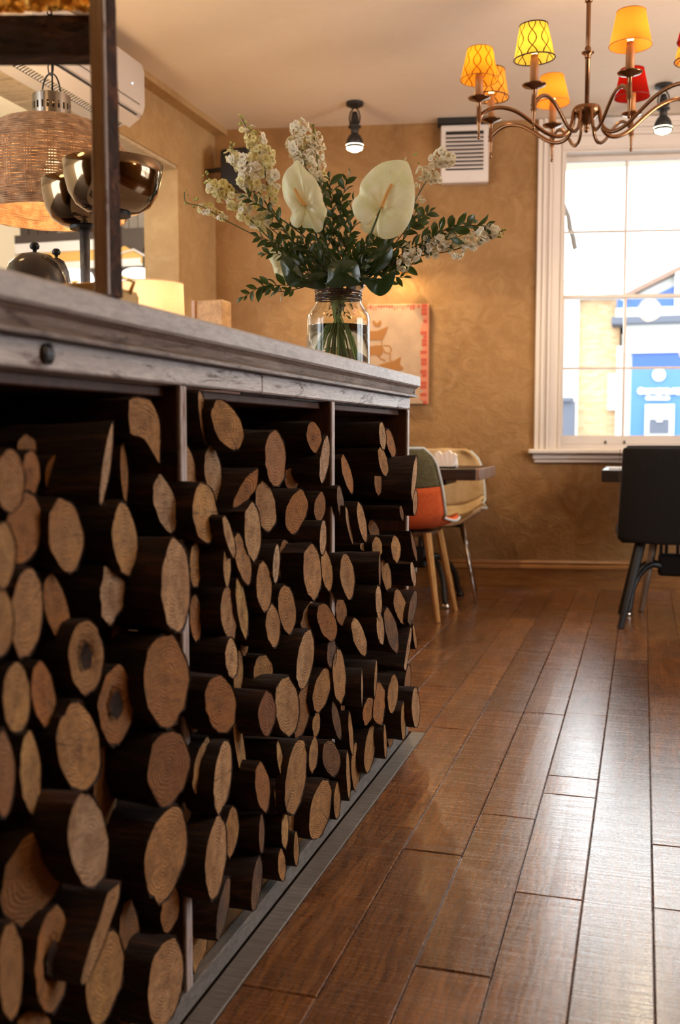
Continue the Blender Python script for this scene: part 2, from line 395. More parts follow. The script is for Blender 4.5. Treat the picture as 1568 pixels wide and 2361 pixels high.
# ------------------------------------------------------------------ window_1
win = empty('window_1', P0, ANG); win['kind'] = 'structure'
def casing(mb, a0, a1, b0, b1, axis):   # stepped architrave, axis 's' upright or 'z' head
    for u0, u1, t in ((0, .20, .030), (.20, .34, .040), (.34, .44, .026), (.44, .56, .034), (.56, .92, .022), (.92, 1, .030)):
        if axis == 'l': mb.bbox(a0 + (a1-a0)*u0, a0 + (a1-a0)*u1 + .0005, -t, .002, b0, b1, .003)
        elif axis == 'r': mb.bbox(a1 - (a1-a0)*u1 - .0005, a1 - (a1-a0)*u0, -t, .002, b0, b1, .003)
        else: mb.bbox(a0, a1, -t - .002, .002, b1 - (b1-b0)*u1 - .0005, b1 - (b1-b0)*u0, .003)
mb = MB(); casing(mb, s0, g0, z0w, CH - .005, 'l'); W(mb, 'window_casing', m_white, win)
mb = MB(); casing(mb, g1, s1, z0w, CH - .005, 'r'); W(mb, 'window_casing', m_white, win)
mb = MB(); casing(mb, g0 - .002, g1 + .002, z1w, CH - .008, 'h'); W(mb, 'window_casing', m_white, win)
mb = MB().box(g0, g0 + .012, -.02, .16, z0w, z1w).box(g1 - .012, g1, -.02, .16, z0w, z1w).box(g0 + .012, g1 - .012, -.02, .16, z1w - .012, z1w).box(g0 + .012, g1 - .012, .02, .17, z0w, z0w + .03)
W(mb, 'window_reveal', m_white, win)
mb = MB().bbox(s0 - .035, s1 + .035, -.085, .03, z0w - .024, z0w + .002, .006).bbox(s0 - .010, s1 + .010, -.045, .005, z0w - .055, z0w - .023, .004).bbox(s0, s1, -.028, .004, z0w - .078, z0w - .054, .004)
W(mb, 'window_stool', m_white, win)
def sash(zb, zt, zm, t, zr):
    mb = MB(); a, b = g0 + .012, g1 - .012
    mb.bbox(a, a + .012, t, t + .035, zb, zt, .002); mb.bbox(b - .012, b, t, t + .035, zb, zt, .002)
    mb.bbox(a, b, t, t + .035, zb, zb + zr[0], .003); mb.bbox(a, b, t, t + .035, zt - zr[1], zt, .003)
    r = W(mb, 'sash_frame', m_white, win)
    cols = [a + .012, 1.261, 1.617, b - .012]
    for s in cols[1:3]: W(MB().bbox(s - .008, s + .008, t + .004, t + .030, zb + zr[0] - .001, zt - zr[1] + .001, .003), 'muntin', m_white, r)
    W(MB().bbox(cols[0] - .001, cols[-1] + .001, t + .005, t + .029, zm - .007, zm + .007, .003), 'muntin', m_white, r)
    zz = [zb + zr[0], zm, zt - zr[1]]
    for i in range(3):
        for j in range(2):
            W(MB().box(cols[i], cols[i+1], t + .016, t + .019, zz[j], zz[j+1]), 'window_pane', m_glasspane, r)
def pane_mat():
    m = bpy.data.materials.new('thin_window_glass'); m.use_nodes = True; nt = m.node_tree; nt.nodes.clear()
    o = nt.nodes.new('ShaderNodeOutputMaterial'); t = nt.nodes.new('ShaderNodeBsdfTransparent'); g = nt.nodes.new('ShaderNodeBsdfGlossy')
    g.inputs['Roughness'].default_value = .02; t.inputs[0].default_value = (.97, .985, .98, 1)
    f = nt.nodes.new('ShaderNodeFresnel'); f.inputs[0].default_value = 1.25; x = nt.nodes.new('ShaderNodeMixShader')
    lk(nt, f.outputs[0], x.inputs[0]); lk(nt, t.outputs[0], x.inputs[1]); lk(nt, g.outputs[0], x.inputs[2]); lk(nt, x.outputs[0], o.inputs[0]); return m
m_glasspane = pane_mat()
sash(z0w + .030, 1.735, 1.308, .030, (.052, .022))
sash(1.715, z1w - .012, 2.107, .072, (.022, .030))
for s in (1.16, 1.27): W(MB().bbox(s - .004, s + .004, .016, .032, z0w + .032, z0w + .052, .002), 'sash_lift', m_black, win)
# ------------------------------------------------------------------ street outside
m_brick_t = None
def brick_mat():
    M = Mat('pale_brickwork', (.7, .5, .3), .9); t = M.n('TexBrick'); M.l(M.coord('Position', (1, 1, 1), (PI/2, 0, 0)), t.inputs['Vector'])
    t.inputs['Scale'].default_value = 1.0; t.inputs['Brick Width'].default_value = .22; t.inputs['Row Height'].default_value = .075; t.inputs['Mortar Size'].default_value = .006
    t.inputs['Color1'].default_value = (.40, .225, .105, 1); t.inputs['Color2'].default_value = (.46, .31, .18, 1); t.inputs['Mortar'].default_value = (.36, .28, .20, 1)
    M.col(t.outputs[0]); M.bump(t.outputs['Fac'], -.3, .01); return M.m
m_brick = brick_mat()
m_render = Mat('white_render', (.52, .52, .51), .9).m
m_blue = Mat('blue_shopfront_paint', (.008, .055, .24), .35).m
m_bluel = Mat('light_blue_panel', (.035, .12, .34), .3).m
m_slate = Mat('grey_slate', (.07, .075, .10), .8).m
m_tile = wood('clay_tiles', (.15, .085, .06), (.20, .12, .085), (.15, .12, .11), .8, (4, 4, 4), rand=False)
YB = 28.0
def rectY(mb, x0, y0, x1, y1, d0=0, d1=.3, Y=YB):
    a = onY(x0, y0, Y); b = onY(x1, y1, Y); return mb.box(min(a.x, b.x), max(a.x, b.x), Y - d0, Y + d1, min(a.z, b.z), max(a.z, b.z))
struct(MB().box(-30, 30, 6.6, 60, -.2, -.02).build('floor_outside', Mat('pale_pavement', (.34, .34, .33), .9).m))
hb = empty('brick_building', (-1.2, YB, 0), label='pale brick building across the street, left of the blue shopfront', cat='building')
def outp(mb, name, mat, par, yaw=0):
    o = mb.build(name, mat); o.parent = par; o.matrix_parent_inverse = par.matrix_world.inverted() if 0 else Matrix.Translation(-par.location); return o
outp(rectY(MB(), 1330, 684, 1423, 1081, 0, 4), 'wall', m_brick, hb)
outp(rectY(MB(), 1180, 650, 1329.5, 1081, .15, 4), 'rendered_wall', m_render, hb)
mb = MB(); a = onY(1322, 690, YB); b = onY(1423, 690, YB)
mb.prism([(a.x, YB - .3, a.z), (b.x, YB - .3, a.z), (b.x, YB + 1.5, a.z + .28), (a.x, YB + 1.5, a.z + .20)], (0, 0, 0), (0, 0, .05)); outp(mb, 'roof', m_slate, hb)
outp(rectY(MB(), 1403, 862, 1440, 945, .12, .1), 'sign_board', m_render, hb)
bn = empty('grey_bin_store', (-2.0, YB - 1, 0)); tag(bn, 'dark grey cabinet at the foot of the white wall outside, lower left pane', 'cabinet')
outp(rectY(MB(), 1299, 928, 1328, 1081, 1.2, -.6), 'body', m_slate, bn); outp(rectY(MB(), 1297, 920, 1326, 929, 1.3, -.5), 'lid', m_slate, bn)
sh = empty('blue_shop', (.8, YB, 0), label='bright blue shopfront with white surround and gable across the street', cat='shop')
outp(rectY(MB(), 1424, 800, 1700, 1081, .3, 5).add([], []), 'surround', m_render, sh)
outp(rectY(MB(), 1440, 745, 1700, 812, .5, 4), 'fascia_wall', m_render, sh)
outp(rectY(MB(), 1412, 740, 1700, 747, .95, 2), 'cornice', m_slate, sh)
outp(rectY(MB(), 1422, 719, 1700, 741, .75, 2), 'white_band', m_render, sh)
outp(rectY(MB(), 1424, 696, 1700, 720, .45, 2), 'blue_band', m_blue, sh)
A, B_, C_ = onY(1440, 696, YB), onY(1640, 596, YB), onY(1840, 696, YB)
outp(MB().prism([(A.x, 0, A.z), (B_.x, 0, B_.z), (C_.x, 0, C_.z)], (0, YB - .25, 0), (0, YB + 1, 0)), 'gable', m_render, sh)
A, B_, C_ = onY(1488, 694, YB), onY(1640, 624, YB), onY(1790, 694, YB)
outp(MB().prism([(A.x, 0, A.z), (B_.x, 0, B_.z), (C_.x, 0, C_.z)], (0, YB - .35, 0), (0, YB, 0)), 'gable_panel', m_blue, sh)
outp(rectY(MB(), 1556, 632, 1566, 717, .55, .1), 'pilaster', m_render, sh)
A, B_ = onY(1438, 682, YB), onY(1640, 582, YB)
outp(MB().prism([(A.x, 0, A.z - .02), (B_.x, 0, B_.z), (B_.x, 0, B_.z - .14), (A.x, 0, A.z - .16)], (0, YB - .6, 0), (0, YB + 2, 0)), 'roof_edge', m_tile, sh)
outp(rectY(MB(), 1458, 811, 1700, 846, .4, .1), 'blue_header', m_blue, sh)
dr = outp(rectY(MB(), 1456, 852, 1700, 1004, .42, .1), 'blue_panel', m_bluel, sh)
def disc(mb, px, py, r, Y, t=.03, seg=24):
    c = onY(px, py, Y); R = r * depth(c) / F
    return mb.prism([(c.x + R * math.cos(2*PI*k/seg), Y, c.z + R * math.sin(2*PI*k/seg)) for k in range(seg)], (0, 0, 0), (0, t, 0))
outp(disc(MB(), 1519.5, 864, 14.5, YB - .50, .08), 'roundel', m_render, sh)
mb = MB()   # two lines of rounded white lettering, too far off to read
for i, (dx, r) in enumerate([(0, 8.5), (9, 7), (17, 8), (25, 6.5), (33, 7), (42, 9), (51, 7), (60, 8), (68, 6.5), (76, 7.5), (86, 8.5)]): disc(mb, 1478 + dx, 902 + (i % 3 - 1) * .8, r * .95, YB - .50 - i * .002, .06, 14)
outp(mb, 'lettering', m_render, sh)
mb = MB(); [disc(mb, 1493 + i * 5.2, 918, 4.6, YB - .50 - i * .002, .06, 12) for i in range(10)]; outp(mb, 'lettering', m_render, sh)
outp(rectY(MB(), 1488, 934, 1552, 1004, .52, -.3), 'white_porch', m_render, sh)
outp(rectY(MB(), 1497, 967, 1541, 1000, .56, -.45), 'window', m_slate, sh)
outp(rectY(MB(), 1513, 965, 1526, 973, .60, -.5), 'lamp', m_render, sh)
lp = empty('street_lamp_bracket', onY(1312, 560, 6.4), label='grey curved bracket seen through the top left panes', cat='bracket')
q = [onp(x, y, NW, P0 + NW * t) for x, y, t in ((1285, 455, .16), (1300, 470, .28), (1311, 500, .34), (1314, 526, .38), (1321, 545, .42), (1326, 573, .46))]
o = MB().tube(q, [.014, .012, .016, .018, .018, .018], 8).build('bracket_arm', Mat('grey_metal', (.35, .36, .38), .6).m); o.parent = lp; o.matrix_parent_inverse = Matrix.Translation(-lp.location)

# ================================================================== COUNTER
XF = -.672; YE = 2.975
ct = empty('bar_counter', (-.95, 1.0, 0), label='long rustic bar counter with open bays stacked full of firewood', cat='counter')
def P(mb, name, mat, par=ct, **k):
    o = mb.build(name, mat, par, **k)
    r = par
    o.matrix_parent_inverse = Matrix.Translation(-ct.location) if par is ct else Matrix()
    return o
YS = -.9; XB = -1.22
P(MB().bbox(XB - .2, -.645, YS, 2.997, 1.059, 1.0915, .004), 'counter_top', m_slab)
mb = MB()
mb.prism([(XF + .001, 0, 1.0285), (XF + .020, 0, 1.0285), (XF + .020, 0, 1.034), (XF + .010, 0, 1.040), (XF + .014, 0, 1.052), (XF + .022, 0, 1.0585), (XF + .001, 0, 1.0585)], (0, YS, 0), (0, 2.985, 0)); P(mb, 'moulding', m_mould)
mb = MB(); mb.bbox(XB, XF + .014, 2.975, 2.986, 1.0285, 1.0585, .002); P(mb, 'moulding', m_mould)
for a, b in ((YS, .62), (.622, 1.745), (1.747, YE)): P(MB().bbox(XF - .022, XF, a, b, .9925, 1.028, .003), 'fascia_board', m_fascia)
P(MB().bbox(XB, XF - .022, YE - .022, YE, .9925, 1.028, .003), 'fascia_board', m_fascia)
kn = P(MB().lathe([(.0, 0), (.011, .0), (.013, .004), (.008, .007), (0, .008)], 16), 'bolt_head', m_black)
kn.matrix_parent_inverse = Matrix(); kn.rotation_euler = (0, PI/2, 0); q = onX(106, 816, XF); kn.location = (q.x + .95, q.y - 1.0, q.z)
for y in (-.10, .655, 1.406, 2.187, 2.953):
    P(MB().bbox(XB + .02, XF - .008, y, y + .021, .034, .992, .002), 'divider', m_innerw)
    e = P(MB().bbox(XF - .0085, XF - .0015, y - .0003, y + .0213, .034, .9915, .0015), 'divider_edge', m_divid)
for a, b in ((YS, 1.0), (1.002, YE)): P(MB().bbox(XB, XF - .026, a, b, .012, .033, .002), 'bottom_shelf', m_shelf)
for a, b in ((YS, 1.3), (1.302, YE)): P(MB().bbox(XF - .022, XF, a, b, .001, .037, .002), 'kick_board', m_kick)
P(MB().bbox(XB, XF - .03, YS, YE, .975, .990, .002), 'top_rail', m_innerw)
yb = [(-.9, 1.6, .034, .99), (1.6, 1.86, .034, .985), (1.86, 2.62, .034, .99), (2.62, 2.90, .034, .935), (2.90, YE, .034, .99)]
for a, b, c, d in yb: P(MB().bbox(XB, XB + .018, a, b, c, d, .002), 'back_board', m_innerw)
# ================================================================== FIREWOOD
# crop origin x, y, scale ; then rows: cx cy w h tilt tone protrusion(cm) [polygon]
TONE = dict(l=(.60, .37, .17), t=(.50, .27, .09), o=(.42, .165, .036), b=(.26, .105, .03), p=(.62, .44, .27), g=(.32, .24, .16), d=(.045, .036, .032), r=(.17, .05, .015), y=(.60, .36, .12))
TN = dict(l='light tan', t='tan', o='orange-brown', b='brown', p='pale', g='greyish', d='dark grey weathered', r='reddish-brown', y='golden')
CR = dict(A=(0, 850, 3.148), B=(0, 1550, 2.911), C=(400, 860, 3.69), G=(420, 1480, 5.023), H=(400, 1700, 2.613), F=(640, 1400, 3.936), E=(700, 900, 4.293))
LOGS = '''
A 1050 400 0 0 0 t 0 P 930,220 985,200 1110,235 1165,400 1160,690 1100,600 1040,500 940,480
A 772 690 62 575 10 p 2
A 900 750 60 440 -3 o -3
A 1200 985 165 410 -14 p 0
A 905 1240 180 530 -4 t 2
A 475 1210 260 530 -6 t 2
A 400 790 155 330 0 o -4
A 1275 1575 215 690 -1 l 5
A 820 1610 0 0 0 p 1 P 752,1425 820,1470 905,1545 890,1720 800,1860 740,1800 722,1640 745,1500
A 920 1850 195 540 16 o -3
A 410 1740 180 490 -14 o 0
A 625 2090 255 550 0 t 2 hollow
A 1205 2260 340 680 0 o 4
A 70 812 225 470 0 t 5
A 220 760 140 330 0 o 0
A 170 1165 265 520 6 o 1
A 20 1350 185 480 0 t 6
A 195 565 140 170 0 t -2
A 190 1775 245 650 4 t 3
A -10 1830 220 510 0 t 6
B 110 170 190 490 0 t 3
B 290 150 160 440 -8 o 1
B 780 220 245 530 4 o 1 hollow
B 530 500 295 600 -4 t 2
B 203 670 145 545 -3 y 2
B 20 680 160 570 0 b 5
B 1130 640 290 505 6 b 4
B 710 760 165 560 0 b -4
B 590 1130 275 640 -6 p 6
B 1115 1215 275 650 12 t 3
B 1140 1590 125 310 10 o 0
B 215 1370 410 660 18 b 2
B 680 1750 0 0 0 l 6 P 720,1480 812,1410 800,1500 690,1830 580,2100 535,2112 560,1980 600,1850 650,1700
B 350 1930 235 720 5 o 3 hollow
B 70 2000 175 670 0 t 4
B 865 1775 145 505 0 b -2
B 700 2045 240 630 12 t 3
B 1110 2085 240 610 8 l 3
B 835 2210 150 330 0 b -3
B 230 2370 220 220 0 t 2
B 430 2240 150 300 6 b -4
B 640 2420 180 180 0 t 1
C 260 410 80 515 -11 t 0
C 120 835 155 500 -13 l -1
C 460 445 255 425 -20 t 3
C 336 845 145 475 -6 p 0
C 655 650 125 260 10 b -3
C 865 730 182 482 -2 o 3
C 620 960 0 0 0 o 4 P 720,810 725,870 700,980 640,1070 560,1125 508,1140 520,1060 570,960 640,860
C 268 1187 215 520 -4 t 3
C 785 1135 180 430 -9 l 2
C 1045 1178 185 375 14 o 4
C 1000 905 120 200 -10 b -5
C 1195 545 130 262 -6 o 0
C 1284 737 80 392 8 p 1
C 672 1350 145 500 -3 l 3
C 472 1392 75 360 -16 l 5
C 589 1585 132 430 -14 t 3
C 453 1640 68 352 0 y 4
C 185 1630 102 395 0 t 1
C 1245 1140 100 250 6 b -1
C 1271 1402 62 305 3 l 3
C 873 1625 62 330 4 p 3
C 955 1618 140 392 -2 b -2
C 1180 1692 158 478 -4 t 3
C 1305 1680 100 352 -8 t 1
C 769 1820 140 420 -3 t 3
C 966 2012 155 415 -6 t 1
C 471 2045 142 470 -4 l 2
C 580 2000 92 490 -9 y 2
C 846 2150 125 362 -4 t 3
C 187 2085 108 398 -3 o -1
C 1155 2085 0 0 0 g 0 P 1172,1930 1230,2010 1240,2130 1205,2240 1140,2230 1080,2150 1105,2030
C 1308 2120 160 320 -16 o 3
G 572 190 150 480 -3 l 3
G 650 380 115 560 2 t -2
G 160 748 190 600 6 t 0
G 441 725 368 670 -6 o 5
G 935 335 235 390 3 t 0
G 982 828 205 515 3 r 5
G 1215 745 290 690 -4 l 5
G 1390 795 190 640 13 b 0
G 226 1425 175 635 14 t 2
G 468 1553 200 875 8 l 4
G 665 1210 115 780 -10 t 0
G 720 60 98 200 2 o -3
G 930 1680 175 565 -6 o 3
G 1133 1362 72 445 -9 y 3
G 1315 1565 240 905 9 t 4
G 1086 1800 40 400 -3 t 2
G 1270 2065 100 300 0 t 0
G 1405 1740 70 290 6 t 1
H 255 725 127 490 6 l 4
H 349 568 84 305 6 t 0
H 530 580 36 235 0 d 2
H 500 880 60 330 8 d 2
H 670 545 45 248 0 y 2
H 739 672 34 202 0 t 2
H 652 770 50 195 -3 t 2
H 885 432 125 372 13 t 4
H 985 380 42 222 2 t 2
H 155 1212 102 462 3 t -2
H 298 1035 62 380 13 d 2
H 755 560 42 170 0 o -4
H 1052 228 26 290 -3 t 3
H 950 125 110 215 -8 d 4
F 250 475 152 535 9 l 3
F 490 412 88 290 3 d 3
F 559 625 122 500 -2 t 3
F 400 751 150 412 13 t 2
F 740 270 120 345 -17 l 2
F 931 190 72 300 -6 l 5
F 1033 208 115 400 -14 d 5
F 1183 375 0 0 0 p 6 P 1204,185 1222,190 1200,380 1166,570 1144,545 1172,340
F 1244 268 30 225 -8 t 6
F 764 725 18 335 0 p 5
F 888 645 26 330 4 t 5
F 918 875 110 370 0 o 4 P 900,690 940,692 972,760 975,900 950,1060 890,1050 862,980 872,860
F 1046 782 96 352 6 t 4
F 1180 695 58 345 5 b 3
F 1253 910 78 372 -2 l 7
F 1141 1030 50 340 0 y 5
F 1117 818 88 140 0 o 3
F 1028 500 82 205 0 b -2
F 822 940 100 250 10 o 3
F 533 1025 72 345 -12 d 2
F 664 1148 44 378 -5 t 2
F 836 1283 98 432 8 t 2
F 708 1452 84 432 0 t 0
F 1020 1110 72 312 0 o 0
F 975 1220 30 312 -2 t 4
F 350 1060 72 235 6 t 1
F 325 1338 86 335 6 t 3
F 590 905 40 165 0 o -2
E 780 450 72 282 -6 l 3
E 862 525 84 290 -14 o 0
E 787 705 92 290 -14 t 3
E 1094 865 48 420 7 l 7
E 1104 1108 48 250 4 t 7
E 432 828 95 378 -16 o 0
E 735 910 78 262 -3 b -1
E 366 1113 70 345 -8 d 1
E 450 1335 48 368 -13 p 2
E 577 1302 85 392 -12 t 4
E 695 1385 108 200 -14 b -3
E 970 1215 40 150 -10 d 5
E 912 1570 98 265 -4 t 4
E 728 1552 105 210 -4 t 1
E 1090 1545 38 285 -14 r 6
E 432 1840 145 450 -6 t 3
E 751 1770 24 345 0 r 5
E 820 1828 96 345 -10 t 1
E 1085 1818 50 248 -9 p 4
E 960 2145 126 352 -12 t 4
E 1078 2150 74 345 13 d 6
E 742 2095 66 345 -2 l 5
E 372 2190 118 270 -4 b -1
E 597 1545 78 95 0 p -2
'''
LMESH = []
def make_log(idx, poly_px, cpx, tone, prot, hollow, length):
    cx, cy = cpx; X = XF + prot / 100.0
    Pc = onX(cx, cy, X); xs = [p[0] for p in poly_px]; ys = [p[1] for p in poly_px]
    wpx, hpx = max(xs) - min(xs), max(ys) - min(ys)
    d = depth(Pc); h3 = hpx * d / F; vd = Vector((Pc.x - CAM.x, Pc.y - CAM.y)).normalized()
    base = math.asin(abs(vd.x))                       # angle between sight line and the front plane
    want = max(.05, min(.98, (wpx * d / F) / (h3 * .92)))
    phi = max(math.radians(-15), min(math.radians(17), math.asin(want) - base))
    n = Vector((math.cos(phi), -math.sin(phi), 0)); u = Vector((math.sin(phi), math.cos(phi), 0)); v = Vector((0, 0, 1))
    ol = []
    for (x, y) in poly_px:
        q = onp(x, y, n, Pc) - Pc; ol.append((q.dot(u), q.dot(v)))
    # resample with bark-like irregularity
    N = len(ol); sd = rnd.uniform(0, 99); R = h3 / 2
    out = []
    for i, (a, b) in enumerate(ol):
        k = 1 + .10 * noise.noise(Vector((sd, math.cos(2*PI*i/N) * 2.4, math.sin(2*PI*i/N) * 2.4))) + .040 * noise.noise(Vector((sd, i * 1.7, 0)))
        out.append((a * k, b * k))
    psi2 = phi * .55; ax = -(Vector((math.cos(psi2), -math.sin(psi2), 0)))        # direction into the bay
    L = length; axl = Vector((ax.dot(n), ax.dot(u), 0))                           # in (n,u,v)
    vs = []; fs = []
    st = [(0, 1.0, 0), (-.004, 1.04, 1), (.05, 1.03, 1), (.14, 1.0, 1), (.25, .99, 1), (.38, .97, 1), (.6, .93, 1), (1, .86, 1)]
    for t, k, nz in st:
        for i, (a, b) in enumerate(out):
            kk = k * (1 + (.085 * noise.noise(Vector((sd + t * 4, i * 1.1, 3))) if nz else 0))
            vs.append((axl.x * L * max(t, 0) - (.0015 if t == 0 else 0) + (.0012 if t < 0 else 0), a * kk + axl.y * L * max(t, 0), b * kk))
    S_ = len(st)
    for j in range(S_ - 1):
        for i in range(N): fs.append((j*N+i, j*N+(i+1) % N, (j+1)*N+(i+1) % N, (j+1)*N+i))
    fs.append(tuple((S_-1)*N + i for i in range(N)))
    mb = MB().add(vs, fs); o = mb.build('firewood_log', m_bark, None, smooth=False, loc=Pc, rz=-phi)
    autosmooth(o, .9)
    # sawn face, slightly uneven
    cv = [(rnd.uniform(-.001, .002) - (.02 if hollow else 0), 0, 0)]; cf = []
    rr = (.3, .55, .8, 1.0)
    for j, k in enumerate(rr):
        for i, (a, b) in enumerate(out):
            hz = (-.016 if hollow and j == 0 else 0) + (.0018 * noise.noise(Vector((sd, a * 60 * k, b * 60 * k))) if j < 3 else 0)
            cv.append((hz, a * k * (.99 if j == 3 else 1), b * k * (.99 if j == 3 else 1)))
    for i in range(N): cf.append((0, 1 + i, 1 + (i+1) % N))
    for j in range(3):
        for i in range(N): cf.append((1+j*N+i, 1+(j+1)*N+i, 1+(j+1)*N+(i+1) % N, 1+j*N+(i+1) % N))
    c = MB().add(cv, cf).build('cut_face', m_cut, o, smooth=True)
    t = TONE[tone]; j = rnd.uniform(.88, 1.1); c.color = (t[0]*j, t[1]*j*rnd.uniform(.95, 1.04), t[2]*j, 1)
    if hollow:
        hv = [(-.008, 0, 0)] + [(.0006, a * .36 * rnd.uniform(.85, 1.15), b * .36 * rnd.uniform(.85, 1.15)) for a, b in out]
        c2 = MB().add(hv, [(0, 1+i, 1+(i+1) % N) for i in range(N)]).build('dark_heart', m_bark, o, smooth=True); c2['label'] = 'dark rotted heart'
    wr = wpx / hpx
    shape = 'broad round' if wr > .5 else ('oval' if wr > .33 else ('slender' if wr > .17 else 'sliver-thin'))
    return o, shape
NS = 30
recs = []
for ln in LOGS.strip().splitlines():
    head, _, pol = ln.partition(' P '); hollow = 'hollow' in head; a = head.replace('hollow', '').split()
    ox, oy, sc = CR[a[0]]; cx, cy, w_, h_, tl = [float(q) for q in a[1:6]]; tone = a[6]; prot = float(a[7])
    if pol:
        pts = [tuple(float(t) for t in q.split(',')) for q in pol.split()]; mx = sum(p[0] for p in pts) / len(pts); my = sum(p[1] for p in pts) / len(pts)
        cx, cy = mx, my; poly = []
        per = [math.dist(pts[i], pts[(i+1) % len(pts)]) for i in range(len(pts))]; T = sum(per)
        for k in range(NS):
            dd = T * k / NS; i = 0
            while dd > per[i]: dd -= per[i]; i += 1
            f = dd / per[i]; p, q = pts[i], pts[(i+1) % len(pts)]; poly.append((p[0] + (q[0]-p[0]) * f, p[1] + (q[1]-p[1]) * f))
    else:
        th = math.radians(tl); poly = []
        hh = h_ / 2; ww = w_ / 2
        # extreme width along the tilted axis
        for k in range(NS):
            t = 2 * PI * k / NS; e = abs(math.cos(t)) ** 1.18 * (1 if math.cos(t) > 0 else -1) * ww, math.sin(t) * hh
            poly.append((cx + e[0] * .97 + e[1] * math.tan(th) * -1.0 * .80, cy + e[1]))
    P_ = [(ox + x / sc, oy + y / sc) for x, y in poly]; c_ = (ox + cx / sc, oy + cy / sc)
    recs.append([c_, P_, tone, prot, hollow])
bay_of = lambda x: 'left' if x < 428 else ('middle' if x < 770 else 'right')
made = []
for i, (c_, P_, tone, prot, hollow) in enumerate(recs):
    q = onX(c_[0], c_[1], XF + prot / 100)
    o, shape = make_log(i, P_, c_, tone, prot, hollow, .20 + prot / 100 + rnd.uniform(0, .09))
    b = 'left' if q.y < 1.41 else ('middle' if q.y < 2.19 else 'right')
    made.append([o, b, q, tone, shape, hollow])
# dark logs lying deeper in the gaps
def px_of(p):
    d = Vector(p) - CAM; z = d.dot(fwd); return CX + F * d.dot(rgt) / z, CY - F * d.dot(upv) / z
for b, y0, y1 in (('left', .70, 1.39), ('middle', 1.45, 2.17), ('right', 2.23, 2.93)):
    for r in range(7):
        for c in range(5):
            y = y0 + (c + .5 + .25 * (r % 2) + rnd.uniform(-.15, .15)) * (y1 - y0) / 5.4; z = .10 + r * .118 + rnd.uniform(-.02, .02); X = XF - rnd.uniform(.115, .16)
            if z > .78: continue
            R = rnd.uniform(.045, .056); pl = []
            for k in range(NS):
                t = 2 * PI * k / NS; pl.append(px_of((X, y + R * math.cos(t), z + R * math.sin(t))))
            o, shape = make_log(0, pl, px_of((X, y, z)), rnd.choice('bbro'), (X - XF) * 100, False, .16)
            made.append([o, b, Vector((X, y, z)), 'b', shape, None])
NUMW = ['topmost', 'second', 'third', 'fourth', 'fifth', 'sixth', 'seventh', 'eighth', 'ninth', 'tenth', 'eleventh', 'twelfth', 'thirteenth', 'fourteenth', 'fifteenth', 'sixteenth', 'seventeenth', 'eighteenth']
for b in ('left', 'middle', 'right'):
    for deep in (False, True):
        S_ = [m for m in made if m[1] == b and (m[5] is None) == deep]; S_.sort(key=lambda m: -m[2].z); rows = 12 if not deep else 7
        per = math.ceil(len(S_) / rows)
        for r in range(0, len(S_), per):
            row = sorted(S_[r:r+per], key=lambda m: m[2].y)
            for k, m in enumerate(row):
                pos = ['first', 'second', 'third', 'fourth', 'fifth', 'sixth', 'seventh'][k]
                rn = NUMW[r // per].replace('topmost', 'top')
                if deep: lab = f'shadowed brown log deep in the {b} bay, {rn} row down, {pos} from left'
                else: lab = f'{TN[m[3]]} {m[4]} log{" with dark hollow heart" if m[5] else ""} in the {b} bay, {rn} row down, {pos} from left'
                if len(lab.split()) > 16: lab = lab.replace(' with dark hollow heart', '').replace('log', 'hollow log')
                tag(m[0], lab, 'log', f'firewood stacked in the {b} bay')
# ================================================================== SHELF FRAME ON THE COUNTER
def local(o, par):
    o.matrix_parent_inverse = Matrix.Translation(-par.location); return o
m_postw = wood('golden_post_wood', (.20, .095, .03), (.30, .15, .05), (.38, .21, .08), .3, (14, 14, 1.4))
m_barkb = bark_mat(); [setattr(e, 'color', (e.color[0]*2.2, e.color[1]*2.2, e.color[2]*2.2, 1)) for n in m_barkb.node_tree.nodes if n.type == 'VALTORGB' for e in n.color_ramp.elements]
def gold_mat():
    M = Mat('crumpled_gold_leaf', (.98, .56, .12), .38, 1.0); v = M.coord('Position'); a = M.noise(v, 55, 4, .6, .8)
    M.bump(a, 1.0, .02); return M.m
m_gold = gold_mat(); m_brass = Mat('brushed_brass', (.80, .52, .20), .28, 1.0).m
fr = empty('shelf_frame', (-.66, 1.11, 1.0915), label='wooden bark-edged shelf frame with gold top standing on the counter, upper left', cat='shelf')
XR = -.645
yf = onX(247, 500, XR).y
xl = onY(211, 400, yf).x
zt = onY(230, 30, yf).z; ztt = 1.80
local(MB().bbox(xl, XR - .0015, yf, yf + .018, 1.092, ztt, .0015).build('post', m_postw, fr), fr)
mb = MB(); n_ = 26; vs = []
for i in range(n_ + 1):
    z = 1.092 + (ztt - 1.092) * i / n_
    wd = .034 - .012 * i / n_ + .004 * noise.noise(Vector((0, 0, z * 22))) + .003 * noise.noise(Vector((3, 0, z * 70)))
    vs += [(XR, yf + .003, z), (XR + .0015, yf + wd, z), (XR - .012, yf + wd + .004, z), (XR - .014, yf + .003, z)]
fs = [(4*i+k, 4*i+(k+1) % 4, 4*i+4+(k+1) % 4, 4*i+4+k) for i in range(n_) for k in range(4)]
o = local(mb.add(vs, fs).build('bark_board', m_barkb, fr), fr); o['label'] = 'bark-edged side board'
local(MB().bbox(XR - .0015, XR + .001, yf - .001, yf + .003, 1.092, ztt, .0005).build('pale_edge_strip', m_divid, fr), fr)
zb0, zb1 = onY(100, 140, yf + .01).z, onY(100, 48, yf + .01).z
